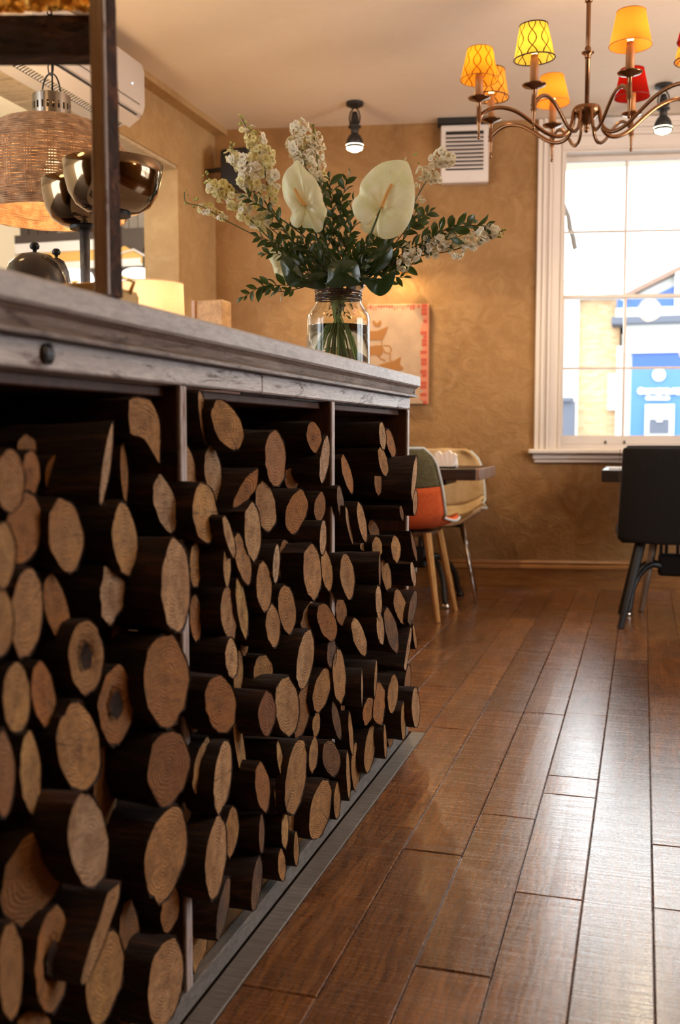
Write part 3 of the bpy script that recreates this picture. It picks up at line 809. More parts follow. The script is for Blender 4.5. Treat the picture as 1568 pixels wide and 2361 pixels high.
def crossbeam(y0, y1):
    mb = MB(); nx = 60; nz = 10; vs = []
    for j in range(nz + 1):
        for i in range(nx + 1):
            x = xl - .001 - .46 * i / nx; z = zb0 + (zb1 - zb0) * j / nz
            r_ = .006 * noise.noise(Vector((x * 14, 2, z * 75))) + .003 * noise.noise(Vector((x * 50, 5, z * 190)))
            vs.append((x, y0 + abs(r_) * 1.2, z))
    k = len(vs)
    vs += [(x, y1, z) for (x, y, z) in vs]
    W_ = nx + 1
    fs = [(j*W_+i, j*W_+i+1, (j+1)*W_+i+1, (j+1)*W_+i) for j in range(nz) for i in range(nx)]
    fs += [tuple(k + q for q in f) for f in fs]
    fs += [(i, i+1, k+i+1, k+i) for i in range(nx)] + [(nz*W_+i, nz*W_+i+1, k+nz*W_+i+1, k+nz*W_+i) for i in range(nx)]
    return mb.add(vs, fs)
def pivot(o):
    R_ = Matrix.Translation((xl, yf, 0)) @ Matrix.Rotation(math.radians(15.5), 4, 'Z') @ Matrix.Translation((-xl, -yf, 0)); o.data.transform(R_); return o
o = local(crossbeam(yf + .008, yf + .045).build('bark_beam', m_barkb, fr), fr); o['label'] = 'horizontal beam faced with dark bark'; pivot(o)
mb = MB(); nx, nz = 90, 30; vs = []
def crum(x, z): return .010 * noise.noise(Vector((x * 60, 1, z * 60))) + .006 * noise.noise(Vector((x * 140, 7, z * 140)))
for j in range(nz + 1):
    for i in range(nx + 1):
        x = xl + .020 - .50 * i / nx; z = zb1 + .002 + .16 * j / nz; vs.append((x, yf - .010 + .018 * (1 - j / nz) + crum(x, z), z))
fs = [(j*(nx+1)+i, j*(nx+1)+i+1, (j+1)*(nx+1)+i+1, (j+1)*(nx+1)+i) for j in range(nz) for i in range(nx)]
o = local(mb.add(vs, fs).build('gold_leaf_trim', m_gold, fr), fr); o['label'] = 'crumpled gold foil along the top'; pivot(o)
lamp('POINT', 'shelf_lamp_glow', (-.98, .86, 1.72), 2.2, WARM, .04)
# brass tray beside the post
tr = empty('brass_tray', (-.76, 1.22, 1.0915), label='shiny brass tray on the counter at the foot of the wooden post', cat='tray')
mb = MB().bbox(-.93, -.685, 1.19, 1.30, 1.0925, 1.096, .001).bbox(-.93, -.685, 1.19, 1.194, 1.096, 1.116, .001).bbox(-.93, -.685, 1.296, 1.30, 1.096, 1.112, .001).bbox(-.689, -.685, 1.194, 1.296, 1.096, 1.116, .001)
local(mb.build('tray_body', m_brass, tr), tr)
o = local(MB().tube([(-.686, 1.215, 1.112), (-.676, 1.22, 1.128), (-.676, 1.27, 1.128), (-.686, 1.275, 1.112)], .003, 8).build('handle', m_brass, tr, smooth=True), tr)
# ------------------------------------------------------------------ bowls on stems
m_steel = Mat('polished_smoked_metal', (.24, .165, .10), .09, 1.0).m
m_stem = wood('dark_scuffed_metal', (.05, .04, .035), (.10, .085, .075), (.20, .18, .17), .4, (30, 30, 6), bs=.3)
def bowl(px, ytop, ybot, rpx, Y, label):
    T = onY(px, ytop, Y); B_ = onY(px, ybot, Y); R = rpx * depth(T) / F; h = T.z - B_.z
    e = empty('stem_bowl', (T.x, Y, 1.0915), label=label, cat='bowl', group='polished bowls on stems at the bar')
    z0 = B_.z - 1.0915
    prof = [(R * .30, z0), (R * .52, z0 + h*.03), (R * .74, z0 + h * .16), (R * .89, z0 + h * .40), (R * .97, z0 + h * .72), (R, z0 + h), (R * .975, z0 + h + .001), (R * .945, z0 + h * .72), (R * .86, z0 + h * .42), (R * .7, z0 + h * .2), (R * .4, z0 + h * .09), (0, z0 + h * .08)]
    MB().lathe(prof, 56).build('bowl', m_steel, e, smooth=True)
    MB().lathe([(.0, z0 - .006), (R * .34, z0 - .006), (R * .36, z0 + .001), (.0, z0 + .001)], 32).build('bowl_base', m_black, e, smooth=False)
    MB().lathe([(.012, .01), (.011, z0 * .5), (.013, z0 - .006)], 16).build('stem', m_stem, e, smooth=True)
    MB().lathe([(0, .0), (.052, .0), (.052, .004), (.03, .010), (.012, .014), (0, .014)], 32).build('foot', m_stem, e, smooth=True)
bowl(260, 378, 492, 114, 1.95, 'large polished brown metal bowl on a stem behind the wooden post')
bowl(193, 421, 524, 97, 2.2, 'smaller polished metal bowl on a stem, left of and behind the larger one')
# ------------------------------------------------------------------ wicker pendant
def wicker():
    M = Mat('woven_rattan', (.34, .20, .10), .6); v = M.coord('Object', (1, 1, 1)); a = M.noise(v, 40, 4, .6)
    c = M.ramp(a, [(.3, (.20, .10, .045)), (.55, (.38, .22, .11)), (.8, (.52, .33, .18))]); M.col(c); return M.m
m_wick = wicker()
PY = 3.0; pc = onY(122, 400, PY); dp = depth(pc); K = dp / F
pe = empty('wicker_pendant', (pc.x, PY, pc.z), label='large round woven rattan pendant lamp hanging on a chain at upper left', cat='lamp')
prof = [(44, 283), (80, 286), (118, 298), (148, 320), (168, 350), (178, 385), (180, 420), (178, 450), (172, 480), (162, 499)]
def pr_at(t):
    f = t * (len(prof) - 1); i = min(int(f), len(prof) - 2); f -= i
    return (prof[i][0] * (1 - f) + prof[i+1][0] * f) * K, (400 - (prof[i][1] * (1 - f) + prof[i+1][1] * f)) * K
mb = MB(); NW_ = 98; NA = 96; NR = 24
for j in range(NW_):
    r, z = pr_at(j / (NW_ - 1)); pts = []
    for k in range(NA):
        a = 2 * PI * k / NA; wv = .0022 * math.cos(a * NR / 1 * .5 + (PI if j % 2 else 0))
        pts.append(((r + wv) * math.cos(a), (r + wv) * math.sin(a), z + .0016 * noise.noise(Vector((j * 3.1, a * 3, 0)))))
    mb.tube(pts, .0023 * rnd.uniform(.8, 1.1), 4, closed=True)
o = mb.build('woven_wicker', m_wick, pe, smooth=True, fix=False)
for q in range(NR):
    mb = MB(); a = 2 * PI * q / NR
    for dlt in (-.05, -.017, .017, .05):
        pts = [((pr_at(t / 16)[0] - .001) * math.cos(a + dlt), (pr_at(t / 16)[0] - .001) * math.sin(a + dlt), pr_at(t / 16)[1]) for t in range(17)]
        mb.tube(pts, .0017, 4)
    mb.build('rib', m_wick, pe, smooth=True, fix=False)
mb = MB(); r, z = pr_at(0); R = 43.5 * K
mb.lathe([(R, z - .004), (R, z + 12*K), ], 48, caps=False)
zs0, zs1, zs2, zs3 = z - .004, z + 20 * K, z + 36 * K, z + 57 * K
mb = MB().lathe([(R * .97, zs0), (R, zs0), (R, zs1), (R * .97, zs1)], 48, caps=False).lathe([(R * .97, zs2), (R, zs2), (R, zs3 - .003), (R * .93, zs3), (0, zs3 + .002)], 48, caps=False)
for k in range(22):
    a0 = 2*PI*k/22; vs = []
    for a in (a0, a0 + .09, a0 + .18): vs += [(R * math.cos(a), R * math.sin(a), zs1), (R * math.cos(a), R * math.sin(a), zs2)]
    mb.add(vs, [(0, 2, 3, 1), (2, 4, 5, 3)])
m_capm = Mat('brushed_dark_nickel', (.30, .26, .22), .25, 1.0).m
mb.build('cap', m_capm, pe, smooth=False)
zz = zs3
MB().tube([(R*.55*math.cos(t), 0, zz + R * 1.15 * math.sin(t)) for t in [PI * i / 14 for i in range(15)]], .0028, 6).build('hanging_loop', m_black, pe, smooth=True)
mb = MB(); zz = zs3 + R * 1.05; lk_n = 0
while pc.z + zz < CH - .02 and lk_n < 12:
    h = .052; a = lk_n % 2
    pts = [((.010 * math.cos(t)) * (0 if a else 1), (.010 * math.cos(t)) * (1 if a else 0), zz + h/2 + (h/2) * math.sin(t)) for t in [2*PI*i/16 for i in range(16)]]
    mb.tube(pts, .0022, 5, closed=True); zz += h * .90; lk_n += 1
mb.build('chain', m_black, pe, smooth=True)
MB().tube([(.004, 0, zs3), (.006, .003, zs3 + .3), (.002, 0, CH - pc.z)], .003, 6).build('flex', m_black, pe, smooth=True)
MB().lathe([(.0, CH - pc.z), (.05, CH - pc.z), (.045, CH - pc.z - .02), (0, CH - pc.z - .025)], 24).build('ceiling_rose', m_black, pe, smooth=True)
def emis(name, c, s):
    M = Mat(name, (.8, .8, .8), .5); M.set('Emission Color', (*c, 1)); M.set('Emission Strength', s); return M.m
m_bulb = emis('warm_bulb', (1, .62, .28), 4)
m_bulb_w = emis('spot_bulb', (1, .80, .50), 18)
MB().lathe([(0, -.02), (.018, -.014), (.028, .008), (.024, .03), (.012, .05), (.012, .08), (0, .08)], 20).build('bulb', m_bulb, pe, smooth=True)
lamp('POINT', 'pendant_light', (pc.x, PY, pc.z - .055), 9, WARM, .03)
# ------------------------------------------------------------------ air conditioner
ac = empty('air_conditioner', (XL, 4.0, 2.5), label='white wall air conditioner high on the left wall above the opening', cat='air conditioner')
y0, y1 = 3.50, 4.425; xf = -2.28
pf = [(XL, 2.655), (xf - .05, 2.660), (xf - .012, 2.648), (xf, 2.61), (xf, 2.455), (xf - .012, 2.420), (xf - .045, 2.395), (xf - .14, 2.372), (XL, 2.370)]
mb = MB(); n_ = len(pf)
vs = [(x, y0, z) for x, z in pf] + [(x, y1 - .012, z) for x, z in pf] + [(x + (-.010 if x > XL else 0), y1, z + (.006 if z < 2.5 else -.006)) for x, z in pf]
mb.add(vs, [(i, (i+1) % n_, n_*k+n_+(i+1) % n_, n_*k+n_+i) if k == 0 else (n_+i, n_+(i+1) % n_, 2*n_+(i+1) % n_, 2*n_+i) for k in (0, 1) for i in range(n_)] + [tuple(range(n_)), tuple(2*n_ + i for i in range(n_))[::-1]])
autosmooth(local(mb.build('housing', m_acw, ac), ac), .5)
local(MB().add([(xf + .0008, y0 + .05, 2.452), (xf + .0008, y1 - .06, 2.452), (xf + .0008, y1 - .06, 2.448), (xf + .0008, y0 + .05, 2.448)], [(0, 1, 2, 3)]).build('panel_seam', m_grill, ac), ac)
va, vb = Vector((xf - .020, 0, 2.412)), Vector((xf - .135, 0, 2.368))
dirv = (vb - va); nn = Vector((-dirv.z, 0, dirv.x)).normalized() * -1
if nn.z > 0: nn = -nn
mb = MB().prism([va + nn * .001, vb + nn * .001, vb + nn * .003, va + nn * .003], (0, y0 + .06, 0), (0, y1 - .05, 0)); local(mb.build('outlet', m_grill, ac), ac)
for i in range(40):
    y = y0 + .07 + i * .020
    local(MB().prism([va + dirv * .35 + nn * .003, va + dirv * .95 + nn * .003, va + dirv * .95 + nn * .008, va + dirv * .35 + nn * .008], (0, y, 0), (0, y + .003, 0)).build('louvre', m_acw, ac), ac)
c0 = va + nn * .016; c1 = va + dirv * .52 + nn * .030
mb = MB().prism([c0, c1, c1 + nn * .004, c0 + nn * .005], (0, y0 + .05, 0), (0, y1 - .04, 0)); local(mb.build('air_flap', m_acw, ac), ac)
local(MB().lathe([(0, 0), (.003, 0), (.003, .001), (0, .001)], 10).build('indicator_light', emis('blue_led', (.4, .6, 1), 6), ac), ac)
q = onX(305, 192, xf); io = [c for c in ac.children if c.name.startswith('indicator')][0]; io.matrix_parent_inverse = Matrix(); io.location = (xf - ac.location.x + .001, q.y - 4.0, q.z - 2.5); io.rotation_euler = (0, PI/2, 0)
# ------------------------------------------------------------------ back bar and drum lamp
bb = empty('back_bar', (-2.1, 3.9, 0), label='low wooden back bar cabinet along the left wall behind the counter', cat='cabinet')
local(MB().bbox(-2.48, -1.70, 2.3, 5.1, .0, 1.15, .004).build('carcass', m_innerw, bb), bb)
local(MB().bbox(-2.49, -1.66, 2.28, 5.12, 1.151, 1.19, .004).build('worktop', m_shelf, bb), bb)
DYv = 3.8; dc = onY(350, 655, DYv); Rr = 72 * depth(dc) / F
dl = empty('drum_lamp', (dc.x, DYv, 1.19), label='cream pleated drum lampshade lamp behind the counter beside the wall opening', cat='lamp')
M = Mat('pleated_cream_fabric', (.86, .74, .58), .8); M.set('Emission Color', (1, .62, .32, 1)); M.set('Emission Strength', .0)
def trans_mat(name, c, tc, f=.5, rough=.7, pleat=0, line=None):
    m = bpy.data.materials.new(name); m.use_nodes = True; nt = m.node_tree; nt.nodes.clear()
    o = nt.nodes.new('ShaderNodeOutputMaterial'); d = nt.nodes.new('ShaderNodeBsdfDiffuse'); t = nt.nodes.new('ShaderNodeBsdfTranslucent'); x = nt.nodes.new('ShaderNodeMixShader')
    x.inputs[0].default_value = f; d.inputs[0].default_value = (*c, 1); t.inputs[0].default_value = (*tc, 1)
    lk(nt, d.outputs[0], x.inputs[1]); lk(nt, t.outputs[0], x.inputs[2]); lk(nt, x.outputs[0], o.inputs[0]); return m
m_drum = trans_mat('pleated_cream_fabric', (.80, .66, .48), (.85, .66, .42), .45)
ht = dc.z - 1.19; mb = MB(); n_ = 160; vs = []
for z in (ht - .17, ht):
    for k in range(n_):
        a = 2*PI*k/n_; r = Rr * (1 + (.004 if k % 2 else -.004)) * (1 if z == ht else 1.03); vs.append((r * math.cos(a), r * math.sin(a), z))
mb.add(vs, [(k, (k+1) % n_, n_+(k+1) % n_, n_+k) for k in range(n_)]); mb.build('lamp_shade', m_drum, dl)
MB().tube([(Rr * 1.002 * math.cos(2*PI*k/48), Rr * 1.002 * math.sin(2*PI*k/48), ht) for k in range(48)], .0025, 6, closed=True).build('shade_rim', m_drum, dl, smooth=True)
MB().lathe([(.0, 0), (.06, 0), (.06, .008), (.02, .02), (.012, .05), (.012, ht - .12), (0, ht - .11)], 24).build('lamp_base', m_brass, dl, smooth=True)
lamp('POINT', 'drum_lamp_light', (dc.x, DYv, dc.z - .07), 1.6, (1, .66, .30), .03)
# carved wooden block on the back bar
wb_ = empty('wooden_block', (-2.1, 4.55, 1.19), label='square light wooden block with dark grain by the far left corner', cat='block')
a = onY(444, 693, 4.6); b = onY(512, 760, 4.6)
local(MB().bbox(a.x, b.x, 4.6, 4.72, 1.19, a.z, .004).build('block', wood('rustic_pale_wood', (.30, .15, .06), (.45, .26, .11), (.56, .34, .16), .6, (5, 5, 5), kind='Object'), wb_), wb_)
local(MB().bbox(a.x - .001, a.x + .018, 4.585, 4.60, 1.19, a.z, .002).build('side_strip', m_base, wb_), wb_)
# ------------------------------------------------------------------ things of the back room seen through the opening
RY = 7.45
def rp(mb, x0, y0, x1, y1, d=.02, Y=RY, b=0): return rectY(mb, x0, y0, x1, y1, d, b, Y)
def part(mb, name, mat, par): return local(mb.build(name, mat, par), par)
pn = empty('dark_panelling', (-4.4, RY, 2.4), label='dark brown panelling on the far wall of the back room', cat='panelling')
m_dkp = Mat('dark_brown_panel', (.045, .028, .018), .5).m; m_grp = wood('grey_slats', (.16, .13, .10), (.24, .20, .16), (.30, .25, .2), .6, (14, 14, 2))
for i in range(14): part(rp(MB(), 48 + i * 21, 470, 68.5 + i * 21, 548, .02), 'panel_slat', m_grp if i > 3 else m_dkp, pn)
part(rp(MB(), 48, 548, 342, 575, .09), 'dark_rail', m_dkp, pn)
a, b, c, d = onY(270, 520, RY), onY(342, 548, RY), onY(342, 606, RY), onY(270, 606, RY)
part(MB().prism([Vector((q.x, 0, q.z)) for q in (a, b, c, d)], (0, RY - .10, 0), (0, RY - .09, 0)), 'dark_board', m_dkp, pn)
part(rp(MB(), 48, 570, 342, 700, .02), 'lower_panel', m_grp, pn)
gs = empty('gabled_sign_board', (-4.2, RY - .12, 2.3), label='long ochre board with white trim and gabled end in the back room', cat='sign board')
m_och = Mat('ochre_paint', (.62, .36, .09), .6).m
part(rp(MB(), 110, 583, 260, 613, .14, b=-.12), 'ochre_board', m_och, gs)
part(rp(MB(), 60, 571, 260, 582, .16, b=-.12), 'white_trim', m_white, gs); part(rp(MB(), 140, 613, 345, 619, .16, b=-.12), 'white_trim', m_white, gs)
a, b, c, d, e = [onY(*q, RY) for q in ((258, 590), (308, 575), (345, 596), (345, 613), (258, 613))]
part(MB().prism([Vector((q.x, 0, q.z)) for q in (a, b, c, d, e)], (0, RY - .15, 0), (0, RY - .12, 0)), 'gable_board', m_och, gs)
for p, q in (((258, 590), (308, 575)), ((308, 575), (345, 596))): part(MB().tube([onY(*p, RY - .16), onY(*q, RY - .16)], .007, 6), 'white_trim', m_white, gs)
def dome(px, py, rpx, hpx, label):  # glowing dome put in place of a white van roof
    c = onY(px, py + hpx, RY - .45); R = rpx * depth(c) / F; h = hpx * depth(c) / F
    e = empty('dome_stand_in', (c.x, RY - .45, c.z), label=label, cat='lamp', group='glowing white van-roof stand-ins in the back room')
    MB().lathe([(R, 0), (R * .97, h * .35), (R * .8, h * .72), (R * .5, h * .93), (0, h)], 40).build('glowing_dome', emis('glowing_white', (1, .98, .95), 2.2), e, smooth=True)
    MB().lathe([(R * .15, -.30), (R * .1, -.02), (R * .3, 0), (0, 0)], 20).build('dome_stem', m_brass, e, smooth=True)
dome(318, 619, 47, 36, 'glowing white back-room dome, stand-in for a van roof, right of the wooden post')
dome(172, 622, 48, 26, 'glowing white back-room dome, stand-in for a van roof, left of the wooden post')
# dark smoked glass cloches on the counter far left
def cloche(px, pt, pb, rpx, Y, label):
    T = onY(px, pt, Y); B_ = onY(px, pb, Y); R = rpx * depth(T) / F; h = T.z - 1.0915
    e = empty('glass_cloche', (T.x, Y, 1.0915), label=label, cat='cloche', group='dark domed covers on the counter')
    MB().lathe([(R, .012), (R, h * .50), (R * .95, h * .70), (R * .80, h * .86), (R * .5, h * .96), (0, h)], 40, caps=False).build('dome', m_smoke, e, smooth=True)
    MB().lathe([(0, 0), (R * 1.06, 0), (R * 1.06, .010), (0, .010)], 40).build('base_plate', m_black, e)
    MB().lathe([(0, h), (.004, h), (.004, h + .003), (.009, h + .006), (.010, h + .012), (.006, h + .018), (0, h + .019)], 20).build('knob', m_black, e, smooth=True)
M = Mat('smoked_glass', (.05, .035, .025), .12); M.set('Specular IOR Level', .6); M.set('Alpha', .86); m_smoke = M.m
cloche(80, 580, 700, 74, 1.80, 'dark smoked domed cover on the counter left of the wooden post')
cloche(130, 592, 700, 34, 2.1, 'small smoked domed cover beside the larger dark dome')
# ------------------------------------------------------------------ chandelier
m_bronze = Mat('antique_bronze', (.20, .105, .055), .26, .92).m
m_candle = Mat('aged_candle_sleeve', (.40, .17, .05), .5).m
CC = onY(1353, 262, 3.92); chd = empty('chandelier', (CC.x, CC.y, CC.z), label='bronze eight-arm chandelier with mismatched coloured lampshades', cat='chandelier')
kz = depth(CC) / F
def zz_(y): return (262 - y) * kz
MB().tube([(0, 0, zz_(245)), (0, 0, CH - CC.z - .02)], .0085, 14).build('rod', m_bronze, chd, smooth=True)
pf = [(.006, zz_(6) ), (.013, zz_(4)), (.014, zz_(0)), (.009, zz_(-3))]
MB().lathe([(.0085, zz_(140)), (.012, zz_(136)), (.010, zz_(132)), (.022, zz_(127)), (.023, zz_(125)), (.010, zz_(121)), (.012, zz_(116)), (.0085, zz_(112))], 20).build('collar', m_bronze, chd, smooth=True)
MB().lathe([(.0085, zz_(16)), (.014, zz_(12)), (.012, zz_(6)), (.015, zz_(2)), (.0085, zz_(-4))], 20).build('collar', m_bronze, chd, smooth=True)
MB().lathe([(.050, CH - CC.z), (.048, CH - CC.z - .012), (.02, CH - CC.z - .03), (.0085, CH - CC.z - .05)], 28).build('ceiling_rose', m_bronze, chd, smooth=True)
MB().lathe([(.0085, zz_(240)), (.016, zz_(244)), (.046, zz_(247)), (.050, zz_(252)), (.048, zz_(262)), (.030, zz_(272)), (.016, zz_(284)), (.008, zz_(290)), (.008, zz_(294)), (.010, zz_(299)), (.004, zz_(305)), (0, zz_(306))], 28).build('hub', m_bronze, chd, smooth=True)
RC = .405
ARM = [(.030, 255), (.043, 253), (.050, 262), (.054, 280), (.066, 300), (.090, 312), (.125, 312), (.165, 300), (.215, 275), (.265, 253), (.315, 241), (.355, 240), (.390, 248), (RC, 258)]
def smooth_path(P, n=5):
    out = []
    for i in range(len(P) - 1):
        p0, p1, p2, p3 = P[max(i-1, 0)], P[i], P[i+1], P[min(i+2, len(P)-1)]
        for k in range(n):
            t = k / n; out.append(tuple(.5 * ((2*p1[d]) + (-p0[d]+p2[d])*t + (2*p0[d]-5*p1[d]+4*p2[d]-p3[d])*t*t + (-p0[d]+3*p1[d]-3*p2[d]+p3[d])*t**3) for d in range(len(p1))))
    out.append(P[-1]); return out
arm_path = smooth_path([(r, 0, zz_(y)) for r, y in ARM], 4)
def shade_mat(name, c, tc, lattice=None, f=.6):
    m = trans_mat(name, c, tc, f); nt = m.node_tree
    if lattice:
        tcn = nt.nodes.new('ShaderNodeUVMap') if 0 else nt.nodes.new('ShaderNodeTexCoord'); sp = nt.nodes.new('ShaderNodeSeparateXYZ'); lk(nt, tcn.outputs['Object'], sp.inputs[0])
        def mth(op, a, b=0.0):
            x = nt.nodes.new('ShaderNodeMath'); x.operation = op
            for i, v in ((0, a), (1, b)):
                if hasattr(v, 'is_output'): lk(nt, v, x.inputs[i])
                else: x.inputs[i].default_value = v
            return x.outputs[0]
        ang = mth('MULTIPLY', mth('ARCTAN2', sp.outputs[1], sp.outputs[0]), 8.0)
        cs = mth('MULTIPLY', mth('COSINE', mth('MULTIPLY', sp.outputs[2], 2 * PI / .105)), .95)
        s1 = mth('ABSOLUTE', mth('SINE', mth('ADD', mth('MULTIPLY', ang, .5), cs)))
        s2 = mth('ABSOLUTE', mth('SINE', mth('SUBTRACT', mth('MULTIPLY', ang, .5), cs)))
        mn = mth('MINIMUM', s1, s2); r = nt.nodes.new('ShaderNodeValToRGB'); lk(nt, mn, r.inputs[0]); e = r.color_ramp.elements
        e[0].position = .10; e[0].color = (*lattice, 1); e[1].position = .17; e[1].color = (1, 1, 1, 1)
        for n_ in [q for q in nt.nodes if q.type in ('BSDF_DIFFUSE', 'BSDF_TRANSLUCENT')]:
            mx = nt.nodes.new('ShaderNodeMixRGB'); mx.blend_type = 'MULTIPLY'; mx.inputs[0].default_value = 1; mx.inputs[1].default_value = n_.inputs[0].default_value
            lk(nt, r.outputs[0], mx.inputs[2]); lk(nt, mx.outputs[0], n_.inputs[0])
    return m
SH = dict(amber=(shade_mat('amber_lattice_shade', (.80, .38, .04), (.95, .42, .03), (.35, .14, .03)), Mat('amber_trim', (.30, .12, .02), .6).m, 'amber fabric shade with a fine lattice'),
          brown=(shade_mat('brown_lattice_shade', (.55, .26, .06), (.80, .36, .06), (.10, .04, .015)), Mat('dark_trim', (.05, .02, .01), .6).m, 'brown lattice shade'),
          yellow=(shade_mat('yellow_lattice_shade', (.85, .60, .10), (.98, .74, .12), (.06, .045, .02)), Mat('black_trim', (.02, .016, .012), .6).m, 'yellow shade with dark lattice and black trim'),
          orange=(shade_mat('plain_orange_shade', (.90, .36, .05), (.95, .34, .05)), Mat('orange_trim', (.45, .14, .02), .6).m, 'plain orange shade'),
          red=(shade_mat('dark_red_shade', (.22, .012, .008), (.24, .006, .004)), Mat('dark_red_trim', (.10, .008, .006), .6).m, 'dark red shade'))
to_cam = math.atan2(CAM.y - CC.y, CAM.x - CC.x)
order = [(-25.5, 'yellow'), (19.5, 'orange'), (64.5, 'red'), (109.5, 'brown'), (154.5, 'red'), (199.5, 'orange'), (244.5, 'brown'), (289.5, 'amber')]
for dg, kind in order:
    a = to_cam + math.radians(dg); ca, sa = math.cos(a), math.sin(a)
    rot = lambda p: (p[0] * ca, p[0] * sa, p[2])
    off_ = {-25.5: 15, 19.5: 22, 154.5: 26, 199.5: 24, 244.5: 12, 289.5: -5}.get(dg, 5); nr = math.cos(math.radians(dg)); rt_ = math.sin(math.radians(dg)); tilt_ = -.125 * nr + .075 * rt_ - off_ * kz / RC
    arm = MB().tube([rot((p[0], 0, p[2] + tilt_ * p[0] * (p[0] / RC))) for p in arm_path], .0075, 8, flat=.75).build('arm', m_bronze, chd, smooth=True)
    pe_ = Vector(rot((RC, 0, 0)))
    z0 = zz_(258) + tilt_ * RC
    mb = MB().lathe([(0, z0 - .075), (.004, z0 - .073), (.0065, z0 - .066), (.003, z0 - .058), (.0045, z0 - .050), (.006, z0 - .02), (.011, z0 - .006), (.008, z0), (.011, z0 + .008), (.009, z0 + .012), (.0075, z0 + .055), (.012, z0 + .062), (.038, z0 + .070), (.041, z0 + .074), (.036, z0 + .075), (.012, z0 + .076), (0, z0 + .076)], 20, (pe_.x, pe_.y, 0))
    mb.build('drip_pan', m_bronze, arm, smooth=True)
    MB().lathe([(.0145, z0 + .076), (.0145, z0 + .150), (.012, z0 + .156), (.012, z0 + .170), (.0, z0 + .170)], 18, (pe_.x, pe_.y, 0)).build('candle_sleeve', m_candle, arm, smooth=True)
    MB().lathe([(0, z0 + .171), (.009, z0 + .174), (.015, z0 + .188), (.011, z0 + .208), (.003, z0 + .222), (0, z0 + .224)], 16, (pe_.x, pe_.y, 0)).build('bulb', m_bulb, arm, smooth=True)
    sm, tm, lab = SH[kind]; zb = z0 + (.136 if kind == 'amber' or (kind == 'red' and dg > 100) else .158); rb, rt, hs = .0685, .0465, .108
    tl_ = Matrix.Rotation(rnd.uniform(-.06, .06), 4, 'X') @ Matrix.Rotation(rnd.uniform(-.05, .05), 4, 'Y')
    shd = MB().lathe([(rb, 0), (rb * .66 + rt * .34, hs / 3), (rb * .33 + rt * .67, hs * 2 / 3), (rt, hs)], 40, caps=False)
    so = shd.build('lamp_shade', sm, arm, smooth=True, loc=(pe_.x, pe_.y, zb)); so['label'] = lab; so.rotation_euler = tl_.to_euler()
    for r, z, t in ((rb, 0, .0022 if kind in ('yellow', 'brown') else .0013), (rt, hs, .0022 if kind in ('yellow', 'brown') else .0013)):
        to = MB().tube([(r * math.cos(2*PI*k/40), r * math.sin(2*PI*k/40), z) for k in range(40)], t, 6, closed=True).build('shade_trim', tm, arm, smooth=True, loc=(pe_.x, pe_.y, zb)); to.rotation_euler = tl_.to_euler()
    lamp('POINT', 'chandelier_light', (CC.x + pe_.x, CC.y + pe_.y, CC.z + z0 + .198), 2.4, (1, .60, .24), .018)
# ------------------------------------------------------------------ ceiling spots
def spotlight(px, py, label, aim, pw):
    q = onZ(px, py, CH); k = depth(q) / F; e = empty('ceiling_spotlight', (q.x, q.y, CH), label=label, cat='spotlight', group='black ceiling spotlights')
    MB().lathe([(0, 0), (20*k, 0), (20*k, -7*k), (12*k, -11*k), (0, -12*k)], 28).build('ceiling_plate', m_blackpl, e, smooth=False)
    for s in (-1, 1): MB().tube([(0, 0, -8*k), (s * 10*k, 0, -22*k), (s * 13*k, 0, -34*k), (s * 11*k, 0, -48*k)], 1.8*k, 6).build('bracket_arm', m_blackpl, e, smooth=True)
    MB().lathe([(0, -20*k), (6*k, -22*k), (9*k, -34*k), (9.5*k, -50*k), (15*k, -53*k), (15*k, -57*k), (9*k, -58*k), (8*k, -72*k)], 28, caps=False).build('spot_body', m_blackpl, e, smooth=True)
    MB().lathe([(8*k, -70*k), (14*k, -76*k), (19*k, -86*k), (21*k, -104*k), (18*k, -100*k), (13*k, -84*k), (6*k, -80*k), (0, -80*k)], 28, caps=False).build('lamp_head', m_blackpl, e, smooth=True)
    MB().lathe([(0, -78*k), (5*k, -80*k), (6*k, -70*k), (5*k, -62*k), (0, -61*k)], 16).build('bulb', m_bulb_w, e, smooth=True)
    MB().lathe([(0, -110*k), (9*k, -110*k), (17*k, -106*k), (20.5*k, -97*k), (0, -94*k)], 28).build('lens', m_bulb_w, e, smooth=True)
    lamp('SPOT', 'spotlight_beam', (q.x, q.y, CH - 122 * k), pw, (1, .74, .42), .03, aim=aim, spot=2.2)
spotlight(818, 236, 'black ceiling spotlight with a lit lens above the flowers', (-1.1, 4.9, 0), 80)
spotlight(1531, 195, 'black ceiling spotlight half hidden behind the chandelier', (-.3, 5.0, 0), 22)
# ------------------------------------------------------------------ wall things: extractor, picture, picture lamp, loudspeaker
def wy(y, x=1068): return onW(x, y)[1]
ex = empty('wall_extractor', P0, ANG, 'white louvred extractor fan box on the far wall beside the window', 'extractor fan')
a0, zt_ = onW(1017, 291, -.05); a1, zb_ = onW(1126, 421, -.05)
MB().bbox(a0, a1, -.07, 0, zb_, zt_, .006).build('box_frame', m_acw, ex)
gx0, gx1 = a0 + .028, a1 - .030; gz0, gz1 = onW(1040, 393, -.07)[1], onW(1040, 303, -.07)[1]
MB().box(gx0, gx1, -.0712, -.069, gz0, gz1).build('grille_recess', m_dark, ex)
for i in range(9):
    z = gz0 + .012 + i * (gz1 - gz0 - .02) / 9
    MB().prism([(gx0, -.072, z), (gx0, -.080, z - .004), (gx0, -.081, z - .001), (gx0, -.073, z + .010)], (0, 0, 0), (gx1 - gx0, 0, 0)).build('louvre', m_acw, ex)
MB().bbox((a0+a1)/2 - .03, (a0+a1)/2 + .03, -.075, -.068, zb_ + .016, zb_ + .032, .002).build('control_panel', m_acw, ex)
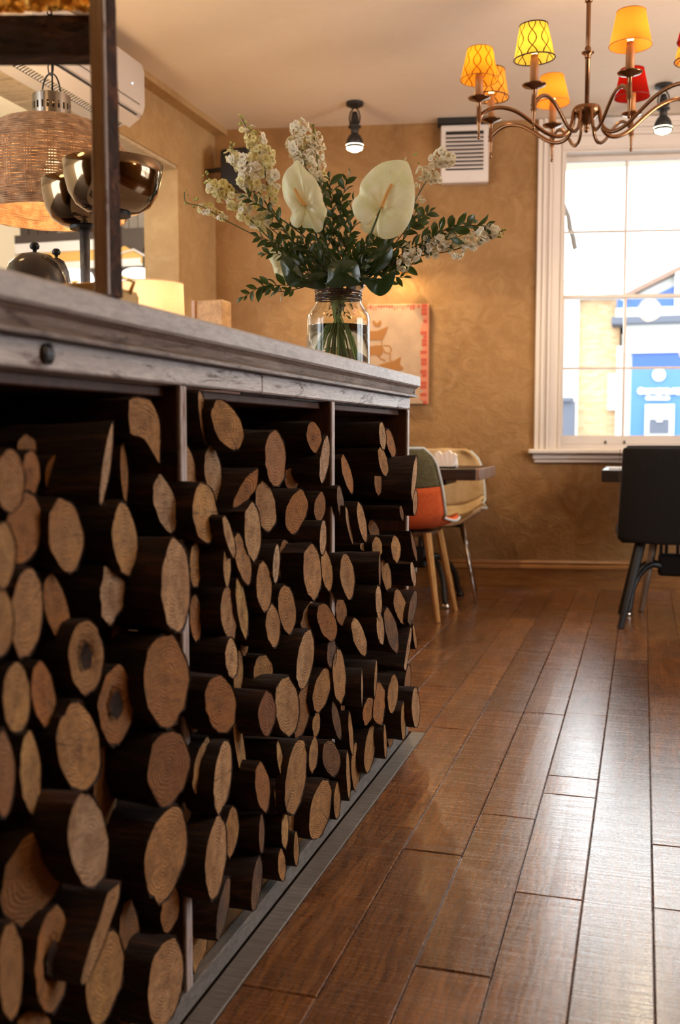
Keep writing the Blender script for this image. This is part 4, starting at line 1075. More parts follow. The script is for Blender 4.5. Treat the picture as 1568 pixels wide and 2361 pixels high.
MB().bbox(a0 - .02, a1 + .005, -.10, 0, CH - .030, CH - .003, .002).build('black_flue', m_blackpl, ex)
pic = empty('wall_hanging', P0, ANG, 'square cloth wall hanging with a red checked border and brown bird motif', 'wall hanging')
s_a, z_a = onW(846, 702, -.03); s_b, z_b = onW(988, 932, -.03)
def linen():
    M = Mat('stitched_linen', (.55, .36, .22), .9); a = M.noise(M.coord('Position'), 12, 4, .6); M.col(M.ramp(a, [(.3, (.36, .25, .165)), (.7, (.45, .31, .205))]))
    M.bump(M.noise(M.coord('Position', (1, 1, 1)), 160, 3, .7), .3, .002); return M.m
m_linen = linen(); m_redc = Mat('brick_red_cloth', (.42, .075, .04), .9).m; m_redl = Mat('faded_red_cloth', (.55, .19, .11), .9).m; m_motif = Mat('brown_stitching', (.30, .13, .035), .9).m
MB().bbox(s_a, s_b, -.028, -.002, z_b, z_a, .005).build('cloth_panel', m_linen, pic)
k = 26
for i in range(k):
    z0 = z_b + (z_a - z_b) * i / k; w_ = rnd.choice((.022, .034, .038, .030)); MB().bbox(s_b - w_ - .012, s_b - .012, -.0295, -.027, z0, z0 + (z_a - z_b) / k * .93, .001).build('border_patch', rnd.choice((m_redc, m_redc, m_redl)), pic)
MB().bbox(s_b - .011, s_b - .001, -.0295, -.027, z_b, z_a, .001).build('border_strip', m_redl, pic)
for i in range(20):
    x0 = s_a + (s_b - s_a - .05) * i / 20; h_ = rnd.choice((.014, .022, .018, .030)); MB().bbox(x0, x0 + .012, -.0295, -.027, z_a - h_ - .004, z_a - .004, .001).build('border_patch', rnd.choice((m_redc, m_redl)), pic)
def motif(pts, r):
    q = [onW(x, y, -.03) for x, y in pts]; MB().tube([(a, -.0285, b) for a, b in q], r, 6, flat=.2).build('bird_motif', m_motif, pic)
def motifp(pts):
    q = [onW(x, y, -.03) for x, y in pts]; MB().prism([(a, 0, b) for a, b in q], (0, -.0300, 0), (0, -.027, 0)).build('bird_motif', m_motif, pic)
motifp([(858, 741), (862, 738), (868, 746), (878, 738), (880, 747), (874, 754), (864, 753)])
motifp([(840, 763), (870, 763), (896, 752), (889, 770), (882, 784), (846, 784)])
motif([(880, 784), (881, 800), (888, 812)], .004)
motifp([(846, 800), (866, 796), (880, 796), (884, 812), (876, 822), (862, 818), (848, 822)])
motif([(884, 797), (897, 797), (903, 806), (898, 816), (886, 812)], .005); motif([(866, 812), (876, 826), (888, 832)], .005)
motif([(900, 815), (899, 828), (903, 836)], .004)
motifp([(872, 842), (890, 836), (908, 832), (925, 822), (922, 840), (932, 850), (915, 856), (896, 850), (880, 858)])
# small brass picture lamp above it, hidden by the flowers
pl = empty('picture_lamp', P0, ANG, 'small brass wall lamp glowing above the wall hanging behind the flowers', 'lamp')
sx, sz = onW(938, 622, 0)
MB().lathe([(0, 0), (.03, 0), (.03, -.01), (0, -.012)], 20).build('wall_plate', m_brass, pl, loc=(sx, -.001, sz)).rotation_euler = (PI/2, 0, 0)
MB().tube([(sx, -.01, sz), (sx, -.08, sz + .02), (sx, -.11, sz + .01)], .005, 8).build('lamp_arm', m_brass, pl, smooth=True)
MB().lathe([(.014, .03), (.03, .0), (.036, -.035), (.033, -.034), (.026, 0), (0, .02)], 20, (sx, -.115, sz - .01), caps=False).build('lamp_shade', m_brass, pl, smooth=True)
q = P0 + DW * sx + NW * -.115; lamp('POINT', 'picture_lamp_light', (q.x, q.y, sz - .035), 3.2, (1, .66, .25), .02)
sk = empty('loudspeaker', (-2.36, 5.55, 2.48), label='black wall loudspeaker high in the left corner behind the flowers', cat='loudspeaker')
a = onY(505, 342, 5.5); b = onY(577, 432, 5.5)
local(MB().bbox(a.x, b.x, 5.5, 5.64, b.z, a.z, .02).build('speaker_body', m_blackpl, sk), sk)
local(MB().bbox(a.x + .012, b.x - .012, 5.494, 5.501, b.z + .012, a.z - .012, .004).build('speaker_grille', m_dark, sk), sk)
local(MB().tube([(a.x + .01, 5.58, (a.z + b.z) / 2 + .02), (XL + .03, 5.60, (a.z + b.z) / 2 + .02), (XL - .001, 5.60, (a.z + b.z) / 2 + .02)], .014, 8).build('wall_bracket', m_blackpl, sk), sk)
# ================================================================== CHAIRS AND TABLES
def fabric(name, c1, c2, rough=.9, sc=60):
    M = Mat(name, c1, rough); a = M.noise(M.coord('Object'), sc, 4, .7); M.col(M.ramp(a, [(.35, c1), (.65, c2)])); M.bump(a, .3, .003); return M.m
m_orange = fabric('orange_red_wool', (.55, .085, .018), (.66, .13, .03)); m_olive = fabric('olive_check_tweed', (.07, .065, .03), (.12, .11, .055))
m_edge = fabric('pale_blue_piping', (.45, .52, .56), (.58, .64, .66)); m_tan = fabric('tan_velvet', (.42, .29, .15), (.55, .40, .23), .7, 14)
m_blackf = fabric('black_quilted_fabric', (.003, .002, .002), (.006, .004, .0035), .98)
m_oak = wood('golden_oak', (.40, .20, .06), (.55, .30, .10), (.62, .36, .14), .45, (20, 20, 2), kind='Object')
m_oakd = wood('walnut_legs', (.10, .055, .03), (.16, .09, .05), (.22, .13, .07), .5, (20, 20, 2), kind='Object')
m_chrome = Mat('chrome_legs', (.55, .50, .46), .18, 1.0).m
def shell_pt(u, v, wd, seat_h=.445, back_h=.84, depth_=.42, wing=.05):
    # v 0 front edge of the seat .. 1 top of the back ; u -1..1 ; chair faces +y, back at -y
    if v < .45:
        t = v / .45; y = depth_ * .5 - depth_ * .90 * t; z = seat_h - .018 * math.sin(PI * t) + (.008 if t < .1 else 0)
        z += -.03 * max(0, 1 - t * 6) ** 2
    elif v < .58:
        t = (v - .45) / .13; a = t * PI * .44; y = -depth_ * .40 - .085 * math.sin(a); z = seat_h + .085 * (1 - math.cos(a))
    else:
        t = (v - .58) / .42; y = -depth_ * .40 - .083 - .075 * t; z = seat_h + .072 + (back_h - seat_h - .072) * t
    w_ = wd * (.92 + .10 * math.sin(PI * min(v / .5, 1)) if v < .5 else 1.0 - .20 * ((v - .5) / .5) ** 2.4)
    if v > .86: w_ *= math.sqrt(max(.02, 1 - ((v - .86) / .145) ** 2.6 * .60))
    if v < .07: w_ *= math.sqrt(max(.3, 1 - ((.07 - v) / .07) ** 2 * .35))
    x = u * w_
    c = abs(u) ** 2.6
    z += wing * c * (1 if v < .5 else max(0, 1 - (v - .5) * 3)); y += .055 * c * (1 if v > .5 else max(0, (v - .25) * 4))
    return Vector((x, y, z))
def shell(v0, v1, wd, nu=16, nv=18, th=.016, **k):
    mb = MB(); P_ = [[shell_pt(-1 + 2*i/nu, v0 + (v1 - v0) * j / nv, wd, **k) for i in range(nu + 1)] for j in range(nv + 1)]
    vs = []; W_ = nu + 1
    for side in (0, 1):
        for j in range(nv + 1):
            for i in range(nu + 1):
                du = P_[j][min(i+1, nu)] - P_[j][max(i-1, 0)]; dv = P_[min(j+1, nv)][i] - P_[max(j-1, 0)][i]
                n_ = du.cross(dv); n_ = n_.normalized() if n_.length > 1e-8 else Vector((0, 0, 1))
                vs.append(P_[j][i] + n_ * (th * (0 if side else -1)))
    K_ = (nv + 1) * W_; fs = []
    for j in range(nv):
        for i in range(nu): fs += [(j*W_+i, j*W_+i+1, (j+1)*W_+i+1, (j+1)*W_+i), (K_+j*W_+i, K_+(j+1)*W_+i, K_+(j+1)*W_+i+1, K_+j*W_+i+1)]
    for i in range(nu): fs += [(i, K_+i, K_+i+1, i+1), (nv*W_+i, nv*W_+i+1, K_+nv*W_+i+1, K_+nv*W_+i)]
    for j in range(nv): fs += [(j*W_, (j+1)*W_, K_+(j+1)*W_, K_+j*W_), (j*W_+nu, K_+j*W_+nu, K_+(j+1)*W_+nu, (j+1)*W_+nu)]
    return mb.add(vs, fs)
def rim(wd, v0, v1, r, **k):
    pts = [shell_pt(-1, v0 + (v1 - v0) * j / 20, wd, **k) for j in range(21)] + [shell_pt(-1 + 2*i/14, v1, wd, **k) for i in range(1, 14)] + [shell_pt(1, v1 - (v1 - v0) * j / 20, wd, **k) for j in range(21)]
    return MB().tube(pts, r, 6)
def taper(mb, a, b, r0, r1, seg=8, flat=1): return mb.tube([a, Vector(a).lerp(Vector(b), .5), b], [r0, (r0 + r1) / 2, r1], seg, flat=flat)
# orange chair, seen from behind
ch = empty('orange_chair', (-1.135, 5.02, 0), math.radians(-4), 'chair with orange-red and olive patchwork shell on oak legs, beside the counter end', 'chair')
k1 = dict(seat_h=.455, back_h=.865, depth_=.40)
shell(.0, .74, .235, **k1).build('seat_shell', m_orange, ch, smooth=True)['label'] = 'orange-red lower shell'
shell(.742, 1, .235, **k1).build('back_panel', m_olive, ch, smooth=True)['label'] = 'olive tweed upper back'
rim(.237, .0, .985, .007, **k1).build('piping', m_edge, ch, smooth=True)['label'] = 'pale blue piping'
for x, y in ((.205, -.185), (.205, .165), (-.205, -.185), (-.205, .165)):
    taper(MB(), (x * .62, y * .62, .43), (x, y, .001), .022, .0125, 8).build('leg', m_oak, ch)
MB().bbox(-.13, .13, -.115, .115, .412, .432, .004).build('under_frame', m_oakd, ch)
# tan velvet shell chair on chrome legs, facing the camera across the table
cw = empty('tan_shell_chair', (-1.075, 5.63, 0), PI + math.radians(10), 'tan velvet shell chair on chrome legs, between the small table and the far wall', 'chair')
k2 = dict(seat_h=.44, back_h=.835, depth_=.44, wing=.085)
shell(.0, .56, .235, **k2).build('seat', m_tan, cw, smooth=True)
shell(.561, 1, .235, **k2).build('backrest', m_tan, cw, smooth=True)
rim(.236, .03, .98, .007, **k2).build('piping', m_edge, cw, smooth=True)['label'] = 'pale piping'
for x, y in ((.19, -.20), (.185, .20), (-.19, -.20), (-.185, .20)): taper(MB(), (x * .55, y * .5, .42), (x, y, .001), .012, .008, 10).build('leg', m_chrome, cw, smooth=True)
MB().bbox(-.11, .11, -.11, .11, .405, .418, .004).build('under_frame', m_black, cw)
# black quilted chairs
def square_shell(mb_name, par, mat, x0, x1, y, z0, z1, th):
    mb = MB(); nu, nv = 10, 12; vs = []
    for side in (0, 1):
        for j in range(nv + 1):
            for i in range(nu + 1):
                u = -1 + 2 * i / nu; v = j / nv
                hw = (x1 - x0) / 2 * (1.03 - .085 * v) ; x = (x0 + x1) / 2 + u * hw; z = z0 + (z1 - z0) * v
                if v < .12: z += (z1 - z0) * .055 * (abs(u) ** 3) * (1 - v / .12); x *= 1
                rr = .025
                yy = y - .05 * v + .030 * abs(u) ** 3 - (.5 - side) * th
                vs.append((x, yy, z))
    W_ = nu + 1; K_ = (nv + 1) * W_; fs = []
    for j in range(nv):
        for i in range(nu): fs += [(j*W_+i, j*W_+i+1, (j+1)*W_+i+1, (j+1)*W_+i), (K_+j*W_+i, K_+(j+1)*W_+i, K_+(j+1)*W_+i+1, K_+j*W_+i+1)]
    for i in range(nu): fs += [(i, K_+i, K_+i+1, i+1), (nv*W_+i, nv*W_+i+1, K_+nv*W_+i+1, K_+nv*W_+i)]
    for j in range(nv): fs += [(j*W_, (j+1)*W_, K_+(j+1)*W_, K_+j*W_), (j*W_+nu, K_+j*W_+nu, K_+(j+1)*W_+nu, (j+1)*W_+nu)]
    o = mb.add(vs, fs).build(mb_name, mat, par, smooth=True); m = o.modifiers.new('bevel', 'BEVEL'); m.width = .012; m.segments = 3; m.limit_method = 'ANGLE'; return o
def black_chair(loc, rz, label, legm):
    e = empty('black_chair', loc, rz, label, 'chair', 'black quilted chairs at the window table')
    square_shell('backrest', e, m_blackf, -.222, .222, -.20, .405, .858, .045)
    MB().bbox(-.225, .225, -.19, .24, .405, .475, .022).build('seat', m_blackf, e, smooth=False)
    for x, y in ((-.205, -.215), (.205, -.215), (-.19, .22), (.19, .22)): taper(MB(), (x * .52, y * .50, .43), (x, y, .001), .023, .0145, 8).build('leg', legm, e)
    mb = MB()
    for s in range(34):
        z = .43 + s * .0125
        mb.tube([(-.226 + .0012 * (s % 2), -.205 - .05 * (s / 34) + .015, z), (-.2275 + .004 * s / 34, -.2 - .05 * (s / 34), z + .006)], .0016, 4)
    mb.build('edge_stitching', m_oakd, e)
    return e
black_chair((.108, 5.14, 0), math.radians(3), 'black square-backed quilted chair seen from behind at right edge', m_black)
black_chair((.155, 5.68, 0), PI + math.radians(10), 'black chair on brown legs facing us across the window table, mostly hidden', m_oakd)
# small table by the counter
def tabletop(name, x0, x1, y0, y1, label, par_label_mat):
    e = empty(name, ((x0 + x1) / 2, (y0 + y1) / 2, 0), label=label, cat='table', group=None)
    return e
m_tabw = wood('dark_stained_table_wood', (.014, .008, .006), (.024, .014, .011), (.04, .026, .021), .34, (1.4, 14, 14)); m_tabe = wood('worn_table_edge', (.20, .12, .09), (.34, .24, .20), (.46, .37, .34), .4, (14, 14, 1.4), wear=(.10, .05, .04))
t1 = tabletop('dining_table', -1.50, -.80, 5.17, 5.78, 'small dark thick-topped table by the far wall beyond the counter end', None)
local(MB().bbox(-1.50, -.822, 5.17, 5.74, .682, .742, .004).build('table_top', m_tabw, t1), t1)
local(MB().bbox(-.8215, -.80, 5.17, 5.74, .683, .7425, .003).build('end_board', m_tabe, t1), t1)['label'] = 'worn pale end board'
def iron_base(e, cx, cy, top, sx=.19):
    a = .0
    for s in (-1, 1):
        for t in (-1, 1):
            P_ = smooth_path([(cx + s * .055, cy + t * .02, .235), (cx + s * .10, cy + t * .05, .245), (cx + s * .150, cy + t * .11, .215), (cx + s * .190, cy + t * .17, .14), (cx + s * .205, cy + t * .205, .045), (cx + s * .215, cy + t * .215, .022)], 4)
            local(MB().tube(P_, .0165, 8).build('leg', m_black, e, smooth=True), e)
            local(MB().lathe([(0, .001), (.022, .001), (.024, .012), (.016, .024), (0, .026)], 16, (cx + s * .215, cy + t * .215, 0)).build('foot', m_chrome if t < 0 else m_black, e, smooth=True), e)
    local(MB().bbox(cx - .068, cx + .068, cy - .035, cy + .035, .185, .300, .012).build('centre_block', m_black, e), e)
    for i in range(4): x = cx + (-.054, -.028, .028, .054)[i]; local(MB().bbox(x - .0085, x + .0085, cy - .012, cy + .012, .295, top - .03, .002).build('upright_bar', m_black, e), e)
    local(MB().bbox(cx - .20, cx + .20, cy - .16, cy + .16, top - .032, top, .004).build('top_plate', m_black, e), e)
iron_base(t1, -1.2, 5.46, .682)
t2 = tabletop('dining_table', -.197, .50, 5.20, 5.80, 'dark thick-topped table on a black cast-iron base under the window', None)
local(MB().bbox(-.197, .50, 5.20, 5.82, .682, .742, .004).build('table_top', m_tabw, t2), t2)
iron_base(t2, .155, 5.50, .682)
# things on the tables
nk = empty('napkin_stand', (-.99, 5.25, .742), label='white folded paper napkins in a holder on the small left table', cat='napkins')
m_paper = Mat('white_paper', (.84, .82, .80), .8).m
for i, (dx, lean, h) in enumerate(((-.045, -.012, .088), (-.030, .004, .080), (-.012, .010, .092), (.006, .018, .078))):
    local(MB().prism([(-.99 + dx, 5.23, .7435), (-.99 + dx + .028, 5.23, .7435), (-.99 + dx + .030 + lean, 5.235, .7435 + h * .86), (-.99 + dx + .016 + lean, 5.238, .7435 + h), (-.99 + dx - .002 + lean, 5.235, .7435 + h * .9)], (0, 0, 0), (0, .05, 0)).build('napkin', m_paper, nk), nk)
local(MB().bbox(-1.045, -.945, 5.22, 5.29, .7425, .752, .002).build('holder_base', m_dark, nk), nk)
sc_ = empty('salt_cellar', (-.965, 5.36, .742), label='small pale salt cellar beside the napkins', cat='salt cellar')
local(MB().lathe([(0, .0005), (.018, .0005), (.020, .02), (.015, .045), (.012, .055), (0, .058)], 20, (-.965, 5.36, .742)).build('cellar_body', m_paper, sc_, smooth=True), sc_)
local(MB().lathe([(.0125, .0555), (.012, .064), (0, .066)], 20, (-.965, 5.36, .742)).build('cellar_cap', m_chrome, sc_, smooth=True), sc_)
cpk = empty('paper_card', (-.13, 5.30, .742), label='low white card on the window table beside the black chair', cat='card')
local(MB().bbox(-.165, -.085, 5.27, 5.33, .7425, .752, .001).build('card_body', m_paper, cpk), cpk)

# ================================================================== VASE AND FLOWERS
JX, JY = -.80, 2.655; TZ = 1.0915
jc = Vector((JX, JY, TZ + .1)); dj = depth(jc); KJ = dj / F
def glass_mat(name, ior, tint=(1, 1, 1), rough=0):
    M = Mat(name, tint, rough); M.set('Transmission Weight', 1.0); M.set('IOR', ior); return M.m
m_glass = glass_mat('clear_vase_glass', 1.45, (.98, 1, .99)); m_water = glass_mat('vase_water', 1.33, (.93, .97, .93))
vz = empty('glass_vase', (JX, JY, TZ), label='clear glass jar vase of water with wire-bound neck, near the counter end', cat='vase')
yb_ = 848
def jz(y): return (yb_ - y) * KJ
out = [(0, .0005), (.066, .0005), (.071, .004), (.073, .012)]
R_ = 73 * KJ
outer = [(0, .0008), (R_ * .93, .0008), (R_ * .985, .004), (R_, .012), (R_, jz(738)), (R_ * .985, jz(724)), (R_ * .90, jz(713)), (58 * KJ, jz(703)), (53 * KJ, jz(694)), (51 * KJ, jz(680)), (53 * KJ, jz(668)), (60 * KJ, jz(658)), (61.5 * KJ, jz(656))]
inner = [(59.5 * KJ, jz(656.5)), (51.5 * KJ, jz(668)), (49 * KJ, jz(680)), (51 * KJ, jz(694)), (56 * KJ, jz(705)), (R_ * .87, jz(715)), (R_ * .955, jz(726)), (R_ * .965, jz(740)), (R_ * .965, .016), (R_ * .93, .009), (0, .009)]
MB().lathe(outer + inner, 56).build('jar_body', m_glass, vz, smooth=True)
MB().lathe([(0, .0096), (R_ * .925, .0096), (R_ * .958, .016), (R_ * .958, jz(747)), (R_ * .95, jz(748)), (0, jz(748))], 56).build('water', m_water, vz, smooth=True)
m_wire = Mat('dark_brown_wire', (.035, .015, .010), .4, .2).m
mb = MB()
for i in range(9):
    z = jz(690 - i * 2.6); ph = i * 1.3
    mb.tube([((52.5 + .6 * (i % 3)) * KJ * math.cos(2*PI*k/40), (52.5 + .6 * (i % 3)) * KJ * math.sin(2*PI*k/40), z + .0022 * math.sin(2*PI*k/40 * 1 + ph)) for k in range(40)], .0016, 5, closed=True)
mb.build('wire_binding', m_wire, vz, smooth=True)
# frame of the bouquet: plane through the jar axis, square to the sight line
jh = Vector((jc.x - CAM.x, jc.y - CAM.y, 0)).normalized()
def B(x, y, d=0.0): return onp(x, y, jh, Vector((JX, JY, 0)) + jh * d)
def Bs(pts, d0=0.0, d1=0.0):
    n_ = len(pts); return [B(p[0], p[1], d0 + (d1 - d0) * i / max(1, n_ - 1)) for i, p in enumerate(pts)]
def leafmat(name, c1, c2, tr, f=.3, rough=.35):
    M = Mat(name, c1, rough); a = M.noise(M.coord('Object', rand=True), 25, 3, .6); oi = M.n('ObjectInfo')
    c = M.mix(oi.outputs['Random'], c1, c2); M.col(c)
    t = M.n('BsdfTranslucent'); t.inputs[0].default_value = (*tr, 1); x = M.n('MixShader'); x.inputs[0].default_value = f
    M.l(M.b.outputs[0], x.inputs[1]); M.l(t.outputs[0], x.inputs[2]); M.l(x.outputs[0], M.out.inputs[0]); return M.m
m_leaf = leafmat('dark_green_leaf', (.012, .026, .008), (.035, .065, .016), (.09, .16, .025), .25)
m_bigleaf = leafmat('glossy_deep_leaf', (.010, .028, .009), (.018, .045, .012), (.05, .12, .02), .12, .25)
m_stemg = Mat('green_stem', (.05, .075, .02), .5).m; m_stemd = Mat('brown_stem', (.05, .03, .015), .6).m; m_stemw = Mat('stem_under_water', (.26, .38, .12), .5).m
m_petal = leafmat('cream_white_petal', (.92, .89, .76), (.95, .94, .86), (.90, .86, .62), .35, .8)
m_petaly = leafmat('pale_yellow_petal', (.84, .78, .42), (.88, .84, .58), (.92, .86, .42), .4, .8)
m_bud = leafmat('yellow_green_bud', (.42, .45, .12), (.55, .55, .20), (.55, .60, .15), .3, .7)
def spathe_mat():
    M = Mat('pale_green_white_spathe', (.80, .80, .56), .32); v = M.coord('Object')
    a = M.noise(v, 14, 4, .6, 1.0); b = M.noise(v, 60, 3, .6)
    c = M.mix(M.ramp(a, [(.4, (0,)*3), (.65, (.8,)*3)]), (.82, .83, .62), (.70, .74, .40)); c = M.mix(M.ramp(b, [(.60, (0,)*3), (.70, (.35,)*3)]), c, (.62, .50, .22)); M.col(c)
    t = M.n('BsdfTranslucent'); M.l(c, t.inputs[0]); x = M.n('MixShader'); x.inputs[0].default_value = .38
    M.l(M.b.outputs[0], x.inputs[1]); M.l(t.outputs[0], x.inputs[2]); M.l(x.outputs[0], M.out.inputs[0]); return M.m
m_spathe = spathe_mat(); m_spadix = Mat('ochre_spadix', (.55, .30, .07), .6).m
def objat(me_o, loc, rot, sc, par, name=None):
    c = me_o.copy(); COL.objects.link(c); c.parent = par; c.location = loc; c.rotation_euler = rot; c.scale = (sc, sc, sc) if not hasattr(sc, '__len__') else sc
    if name: c.name = name
    return c
def floret_mesh(seed, mat):
    r = random.Random(seed); mb = MB()
    for ring, (n_, R, tilt) in enumerate(((6, 1.0, .35), (5, .75, .75), (4, .45, 1.15))):
        for k in range(n_):
            a = 2 * PI * (k + r.uniform(-.2, .2)) / n_ + ring; up = tilt + r.uniform(-.25, .25); vs = []
            for j, (t, w_) in enumerate(((.08, .08), (.5, .30), (.85, .46), (1.0, .34))):
                for s in (-1, 0, 1):
                    q = r.uniform(-.07, .07) if j > 1 else 0
                    rad = t * R * math.cos(up) + q; zz = t * R * math.sin(up) * .8 + (.10 * abs(s) if j < 3 else -.06) + q
                    tan = s * w_ * R
                    vs.append((rad * math.cos(a) - tan * math.sin(a), rad * math.sin(a) + tan * math.cos(a), zz))
            mb.add(vs, [(3*j+s, 3*j+s+1, 3*j+s+4, 3*j+s+3) for j in range(3) for s in (0, 1)])
    o = mb.build('floret', mat, None, smooth=True, fix=False); COL.objects.unlink(o); return o
FW = [floret_mesh(i, m_petal) for i in range(3)]; FY = [floret_mesh(10 + i, m_petaly) for i in range(3)]
b_ = MB().lathe([(0, -1), (.5, -.7), (.62, -.1), (.45, .6), (0, 1)], 7).build('bud', m_bud, None, smooth=True); COL.objects.unlink(b_)
hub_px = (778, 672)
def stem_inner(top, seed):   # stem from the jar neck down into the water
    r = random.Random(seed); a = r.uniform(0, 2 * PI); R1 = r.uniform(.01, .030); R2 = r.uniform(.025, .062)
    return Vector((JX + R1 * math.cos(a + PI), JY + R1 * math.sin(a + PI), TZ + jz(676))), Vector((JX + R2 * math.cos(a), JY + R2 * math.sin(a), TZ + .014))
STEMN = [0]
def stem_curve(pts3, r, name, par, mat, water=True):
    STEMN[0] += 1
    a, b = stem_inner(None, STEMN[0]); P_ = [tuple(p) for p in pts3]
    if water:
        P_ = smooth_path(P_ + [tuple(a)], 4)
        MB().tube([a, (a + b) / 2 + Vector((0, 0, .002)), b], [r * 1.15, r * 1.25, r * 1.2], 6).build('lower_stem', m_stemw, par, smooth=True)
    else: P_ = smooth_path(P_, 4)
    return MB().tube(P_, [r * (.55 + .45 * i / (len(P_) - 1)) for i in range(len(P_))], 6).build(name, mat, par, smooth=True)
def stock(label, axis, flor, depth_=0.0, d1=0.0, yellow=0.0, buds=()):
    """axis: stem points (px) tip first; flor: list of (x, y, radius px, count)"""
    e = empty('stock_flower', (0, 0, 0), label=label, cat='flower', group='white stock flowers in the vase')
    stem_curve(Bs(axis, depth_, d1), .0022, 'stem', e, m_stemg)
    r = random.Random(hash(label) % 9999 if 0 else len(label) * 31 + int(axis[0][0]))
    for (x, y, R, n_) in flor:
        n_ = int(round(n_ * 1.55)) if n_ > 2 else n_
        for k in range(n_):
            a = 2 * PI * k / n_ + r.uniform(-.4, .4); q = R * (.28 + .62 * r.random() ** .6) if n_ > 1 else 0
            dx, dy = q * math.cos(a), q * math.sin(a); dd = r.uniform(-.7, .7) * R * KJ
            p = B(x + dx, y + dy, depth_ + dd)
            outv = (p - B(x, y, depth_ + .25 * R * KJ)); outv = outv.normalized() if outv.length > 1e-5 else -jh
            outv = (outv + Vector((r.uniform(-.4, .4), r.uniform(-.4, .4), r.uniform(-.2, .4))) - jh * .35).normalized()
            rot = outv.to_track_quat('Z', 'Y').to_euler()
            objat(r.choice(FY if r.random() < yellow else FW), p, rot, R * KJ * (.54 if n_ > 3 else .8) * r.uniform(.85, 1.12), e)
    for (x, y, R) in buds:
        o = objat(b_, B(x, y, depth_ + r.uniform(-.004, .004)), (r.uniform(0, 3), r.uniform(0, 3), 0), R * KJ, e)
    return e
# measured in two enlargements of the photograph
def q1(L): return [(400 + a[0] / 4.355, 240 + a[1] / 4.355) + tuple(a[2:]) for a in L]
def q2(L): return [(740 + a[0] / 3.409, 320 + a[1] / 3.409) + tuple(a[2:]) for a in L]
stock('lowest and leftmost thin flower spray with few florets and round buds at its tip',
      q1([(110, 880), (130, 990), (290, 1030), (510, 1160), (800, 1310), (1020, 1440), (1180, 1560)]) + [(700, 635)], q1([(290, 1040, 12, 4), (365, 1050, 13, 5), (420, 1090, 11, 3), (485, 1130, 12, 4)]), .02, .0, .6,
      q1([(108, 882, 3), (130, 860, 3), (145, 912, 3.5), (120, 998, 4.5), (210, 960, 4), (237, 952, 5.5), (205, 1030, 4.5)]))
stock('second spray from the left, drooping yellowish florets along a slanted stem',
      q1([(330, 690), (380, 800), (500, 880), (640, 1030), (800, 1190), (1000, 1390)]) + [(700, 640)], q1([(372, 775, 10, 2), (400, 840, 16, 5), (470, 860, 20, 6), (530, 880, 18, 5), (480, 940, 12, 3), (600, 960, 19, 6), (585, 1030, 11, 2), (710, 990, 19, 5), (700, 1110, 18, 5)]), -.01, .0, .6,
      q1([(330, 680, 4), (300, 720, 4), (320, 790, 5), (370, 770, 7), (345, 700, 4)]))
stock('third spray from the left, curled bud tip before the black loudspeaker',
      q1([(590, 400), (570, 470), (650, 560), (740, 680), (840, 860), (1000, 1100)]) + [(690, 580)], q1([(555, 520, 13, 3), (625, 500, 12, 3), (640, 560, 18, 5), (700, 600, 22, 7), (750, 640, 22, 7), (740, 730, 22, 7), (780, 790, 20, 6), (800, 690, 18, 5)]), -.02, .0, .4,
      q1([(575, 385, 4), (610, 405, 4.5), (570, 440, 4.5), (592, 455, 4)]))
stock('tallest spray, yellow-cream florets from a budded tip down to the left white lily-like bloom',
      q1([(680, 130), (740, 250), (830, 430), (900, 560), (930, 760), (960, 900), (1020, 1100)]) + [(715, 560)], q1([(712, 268, 10, 2), (770, 270, 14, 3), (770, 340, 17, 5), (840, 330, 15, 4), (780, 400, 12, 3), (860, 380, 17, 5), (830, 470, 18, 5), (920, 450, 14, 3), (850, 530, 20, 7), (940, 520, 18, 5), (860, 620, 24, 8), (950, 590, 16, 4), (850, 660, 20, 6), (930, 750, 24, 7), (840, 870, 12, 3), (1000, 870, 16, 4), (990, 960, 14, 4), (860, 950, 13, 3)]), .0, .0, .65,
      q1([(665, 110, 5), (690, 130, 6), (670, 200, 7), (725, 180, 6), (765, 245, 7), (825, 285, 7), (880, 462, 6)]))
stock('low cluster of florets tucked left of the left white bloom', [(600, 505), (640, 540), (690, 590)], q1([(830, 1070, 20, 6), (920, 1100, 16, 5), (900, 1180, 20, 6), (800, 1190, 16, 4), (1010, 1030, 12, 3), (1140, 1190, 12, 3), (1110, 1300, 14, 3)]), .01, .0, .7)
stock('full white spray standing behind the left white bloom',
      q1([(1265, 190), (1280, 300), (1300, 480), (1330, 640), (1400, 760)]) + [(745, 520)], q1([(1230, 235, 15, 5), (1290, 210, 15, 5), (1330, 290, 16, 5), (1215, 400, 19, 6), (1280, 430, 26, 9), (1330, 480, 22, 7), (1210, 490, 14, 4), (1260, 530, 18, 5), (1350, 560, 18, 5), (1370, 640, 18, 5), (1400, 710, 15, 4), (1340, 420, 15, 4)]), .03, .01, .1)
stock('narrow white spray with green tip right of the full white one',
      q1([(1400, 205), (1415, 330), (1440, 520), (1450, 700), (1480, 800)]) + [(760, 520)], q1([(1400, 340, 12, 3), (1440, 340, 12, 4), (1450, 410, 14, 4), (1450, 490, 18, 6), (1470, 620, 15, 4), (1420, 600, 14, 4), (1440, 690, 14, 4), (1500, 740, 12, 3)]), .045, .01, .2,
      q1([(1385, 215, 4), (1412, 210, 4), (1415, 270, 6), (1410, 320, 5)]))
stock('white ball-shaped blossoms on a stem right of the large white bloom',
      q2([(960, 150), (890, 230), (830, 330), (745, 480), (640, 700)]) + [(850, 610)], q2([(880, 165, 13, 4), (950, 140, 19, 7), (1005, 155, 17, 6), (960, 180, 14, 4), (800, 270, 15, 4), (850, 265, 18, 6), (890, 310, 15, 5), (845, 300, 14, 4), (790, 480, 9, 3), (760, 370, 8, 2)]), -.02, .0, .0,
      q2([(735, 125, 4), (750, 120, 4), (715, 185, 3), (765, 190, 3)]))
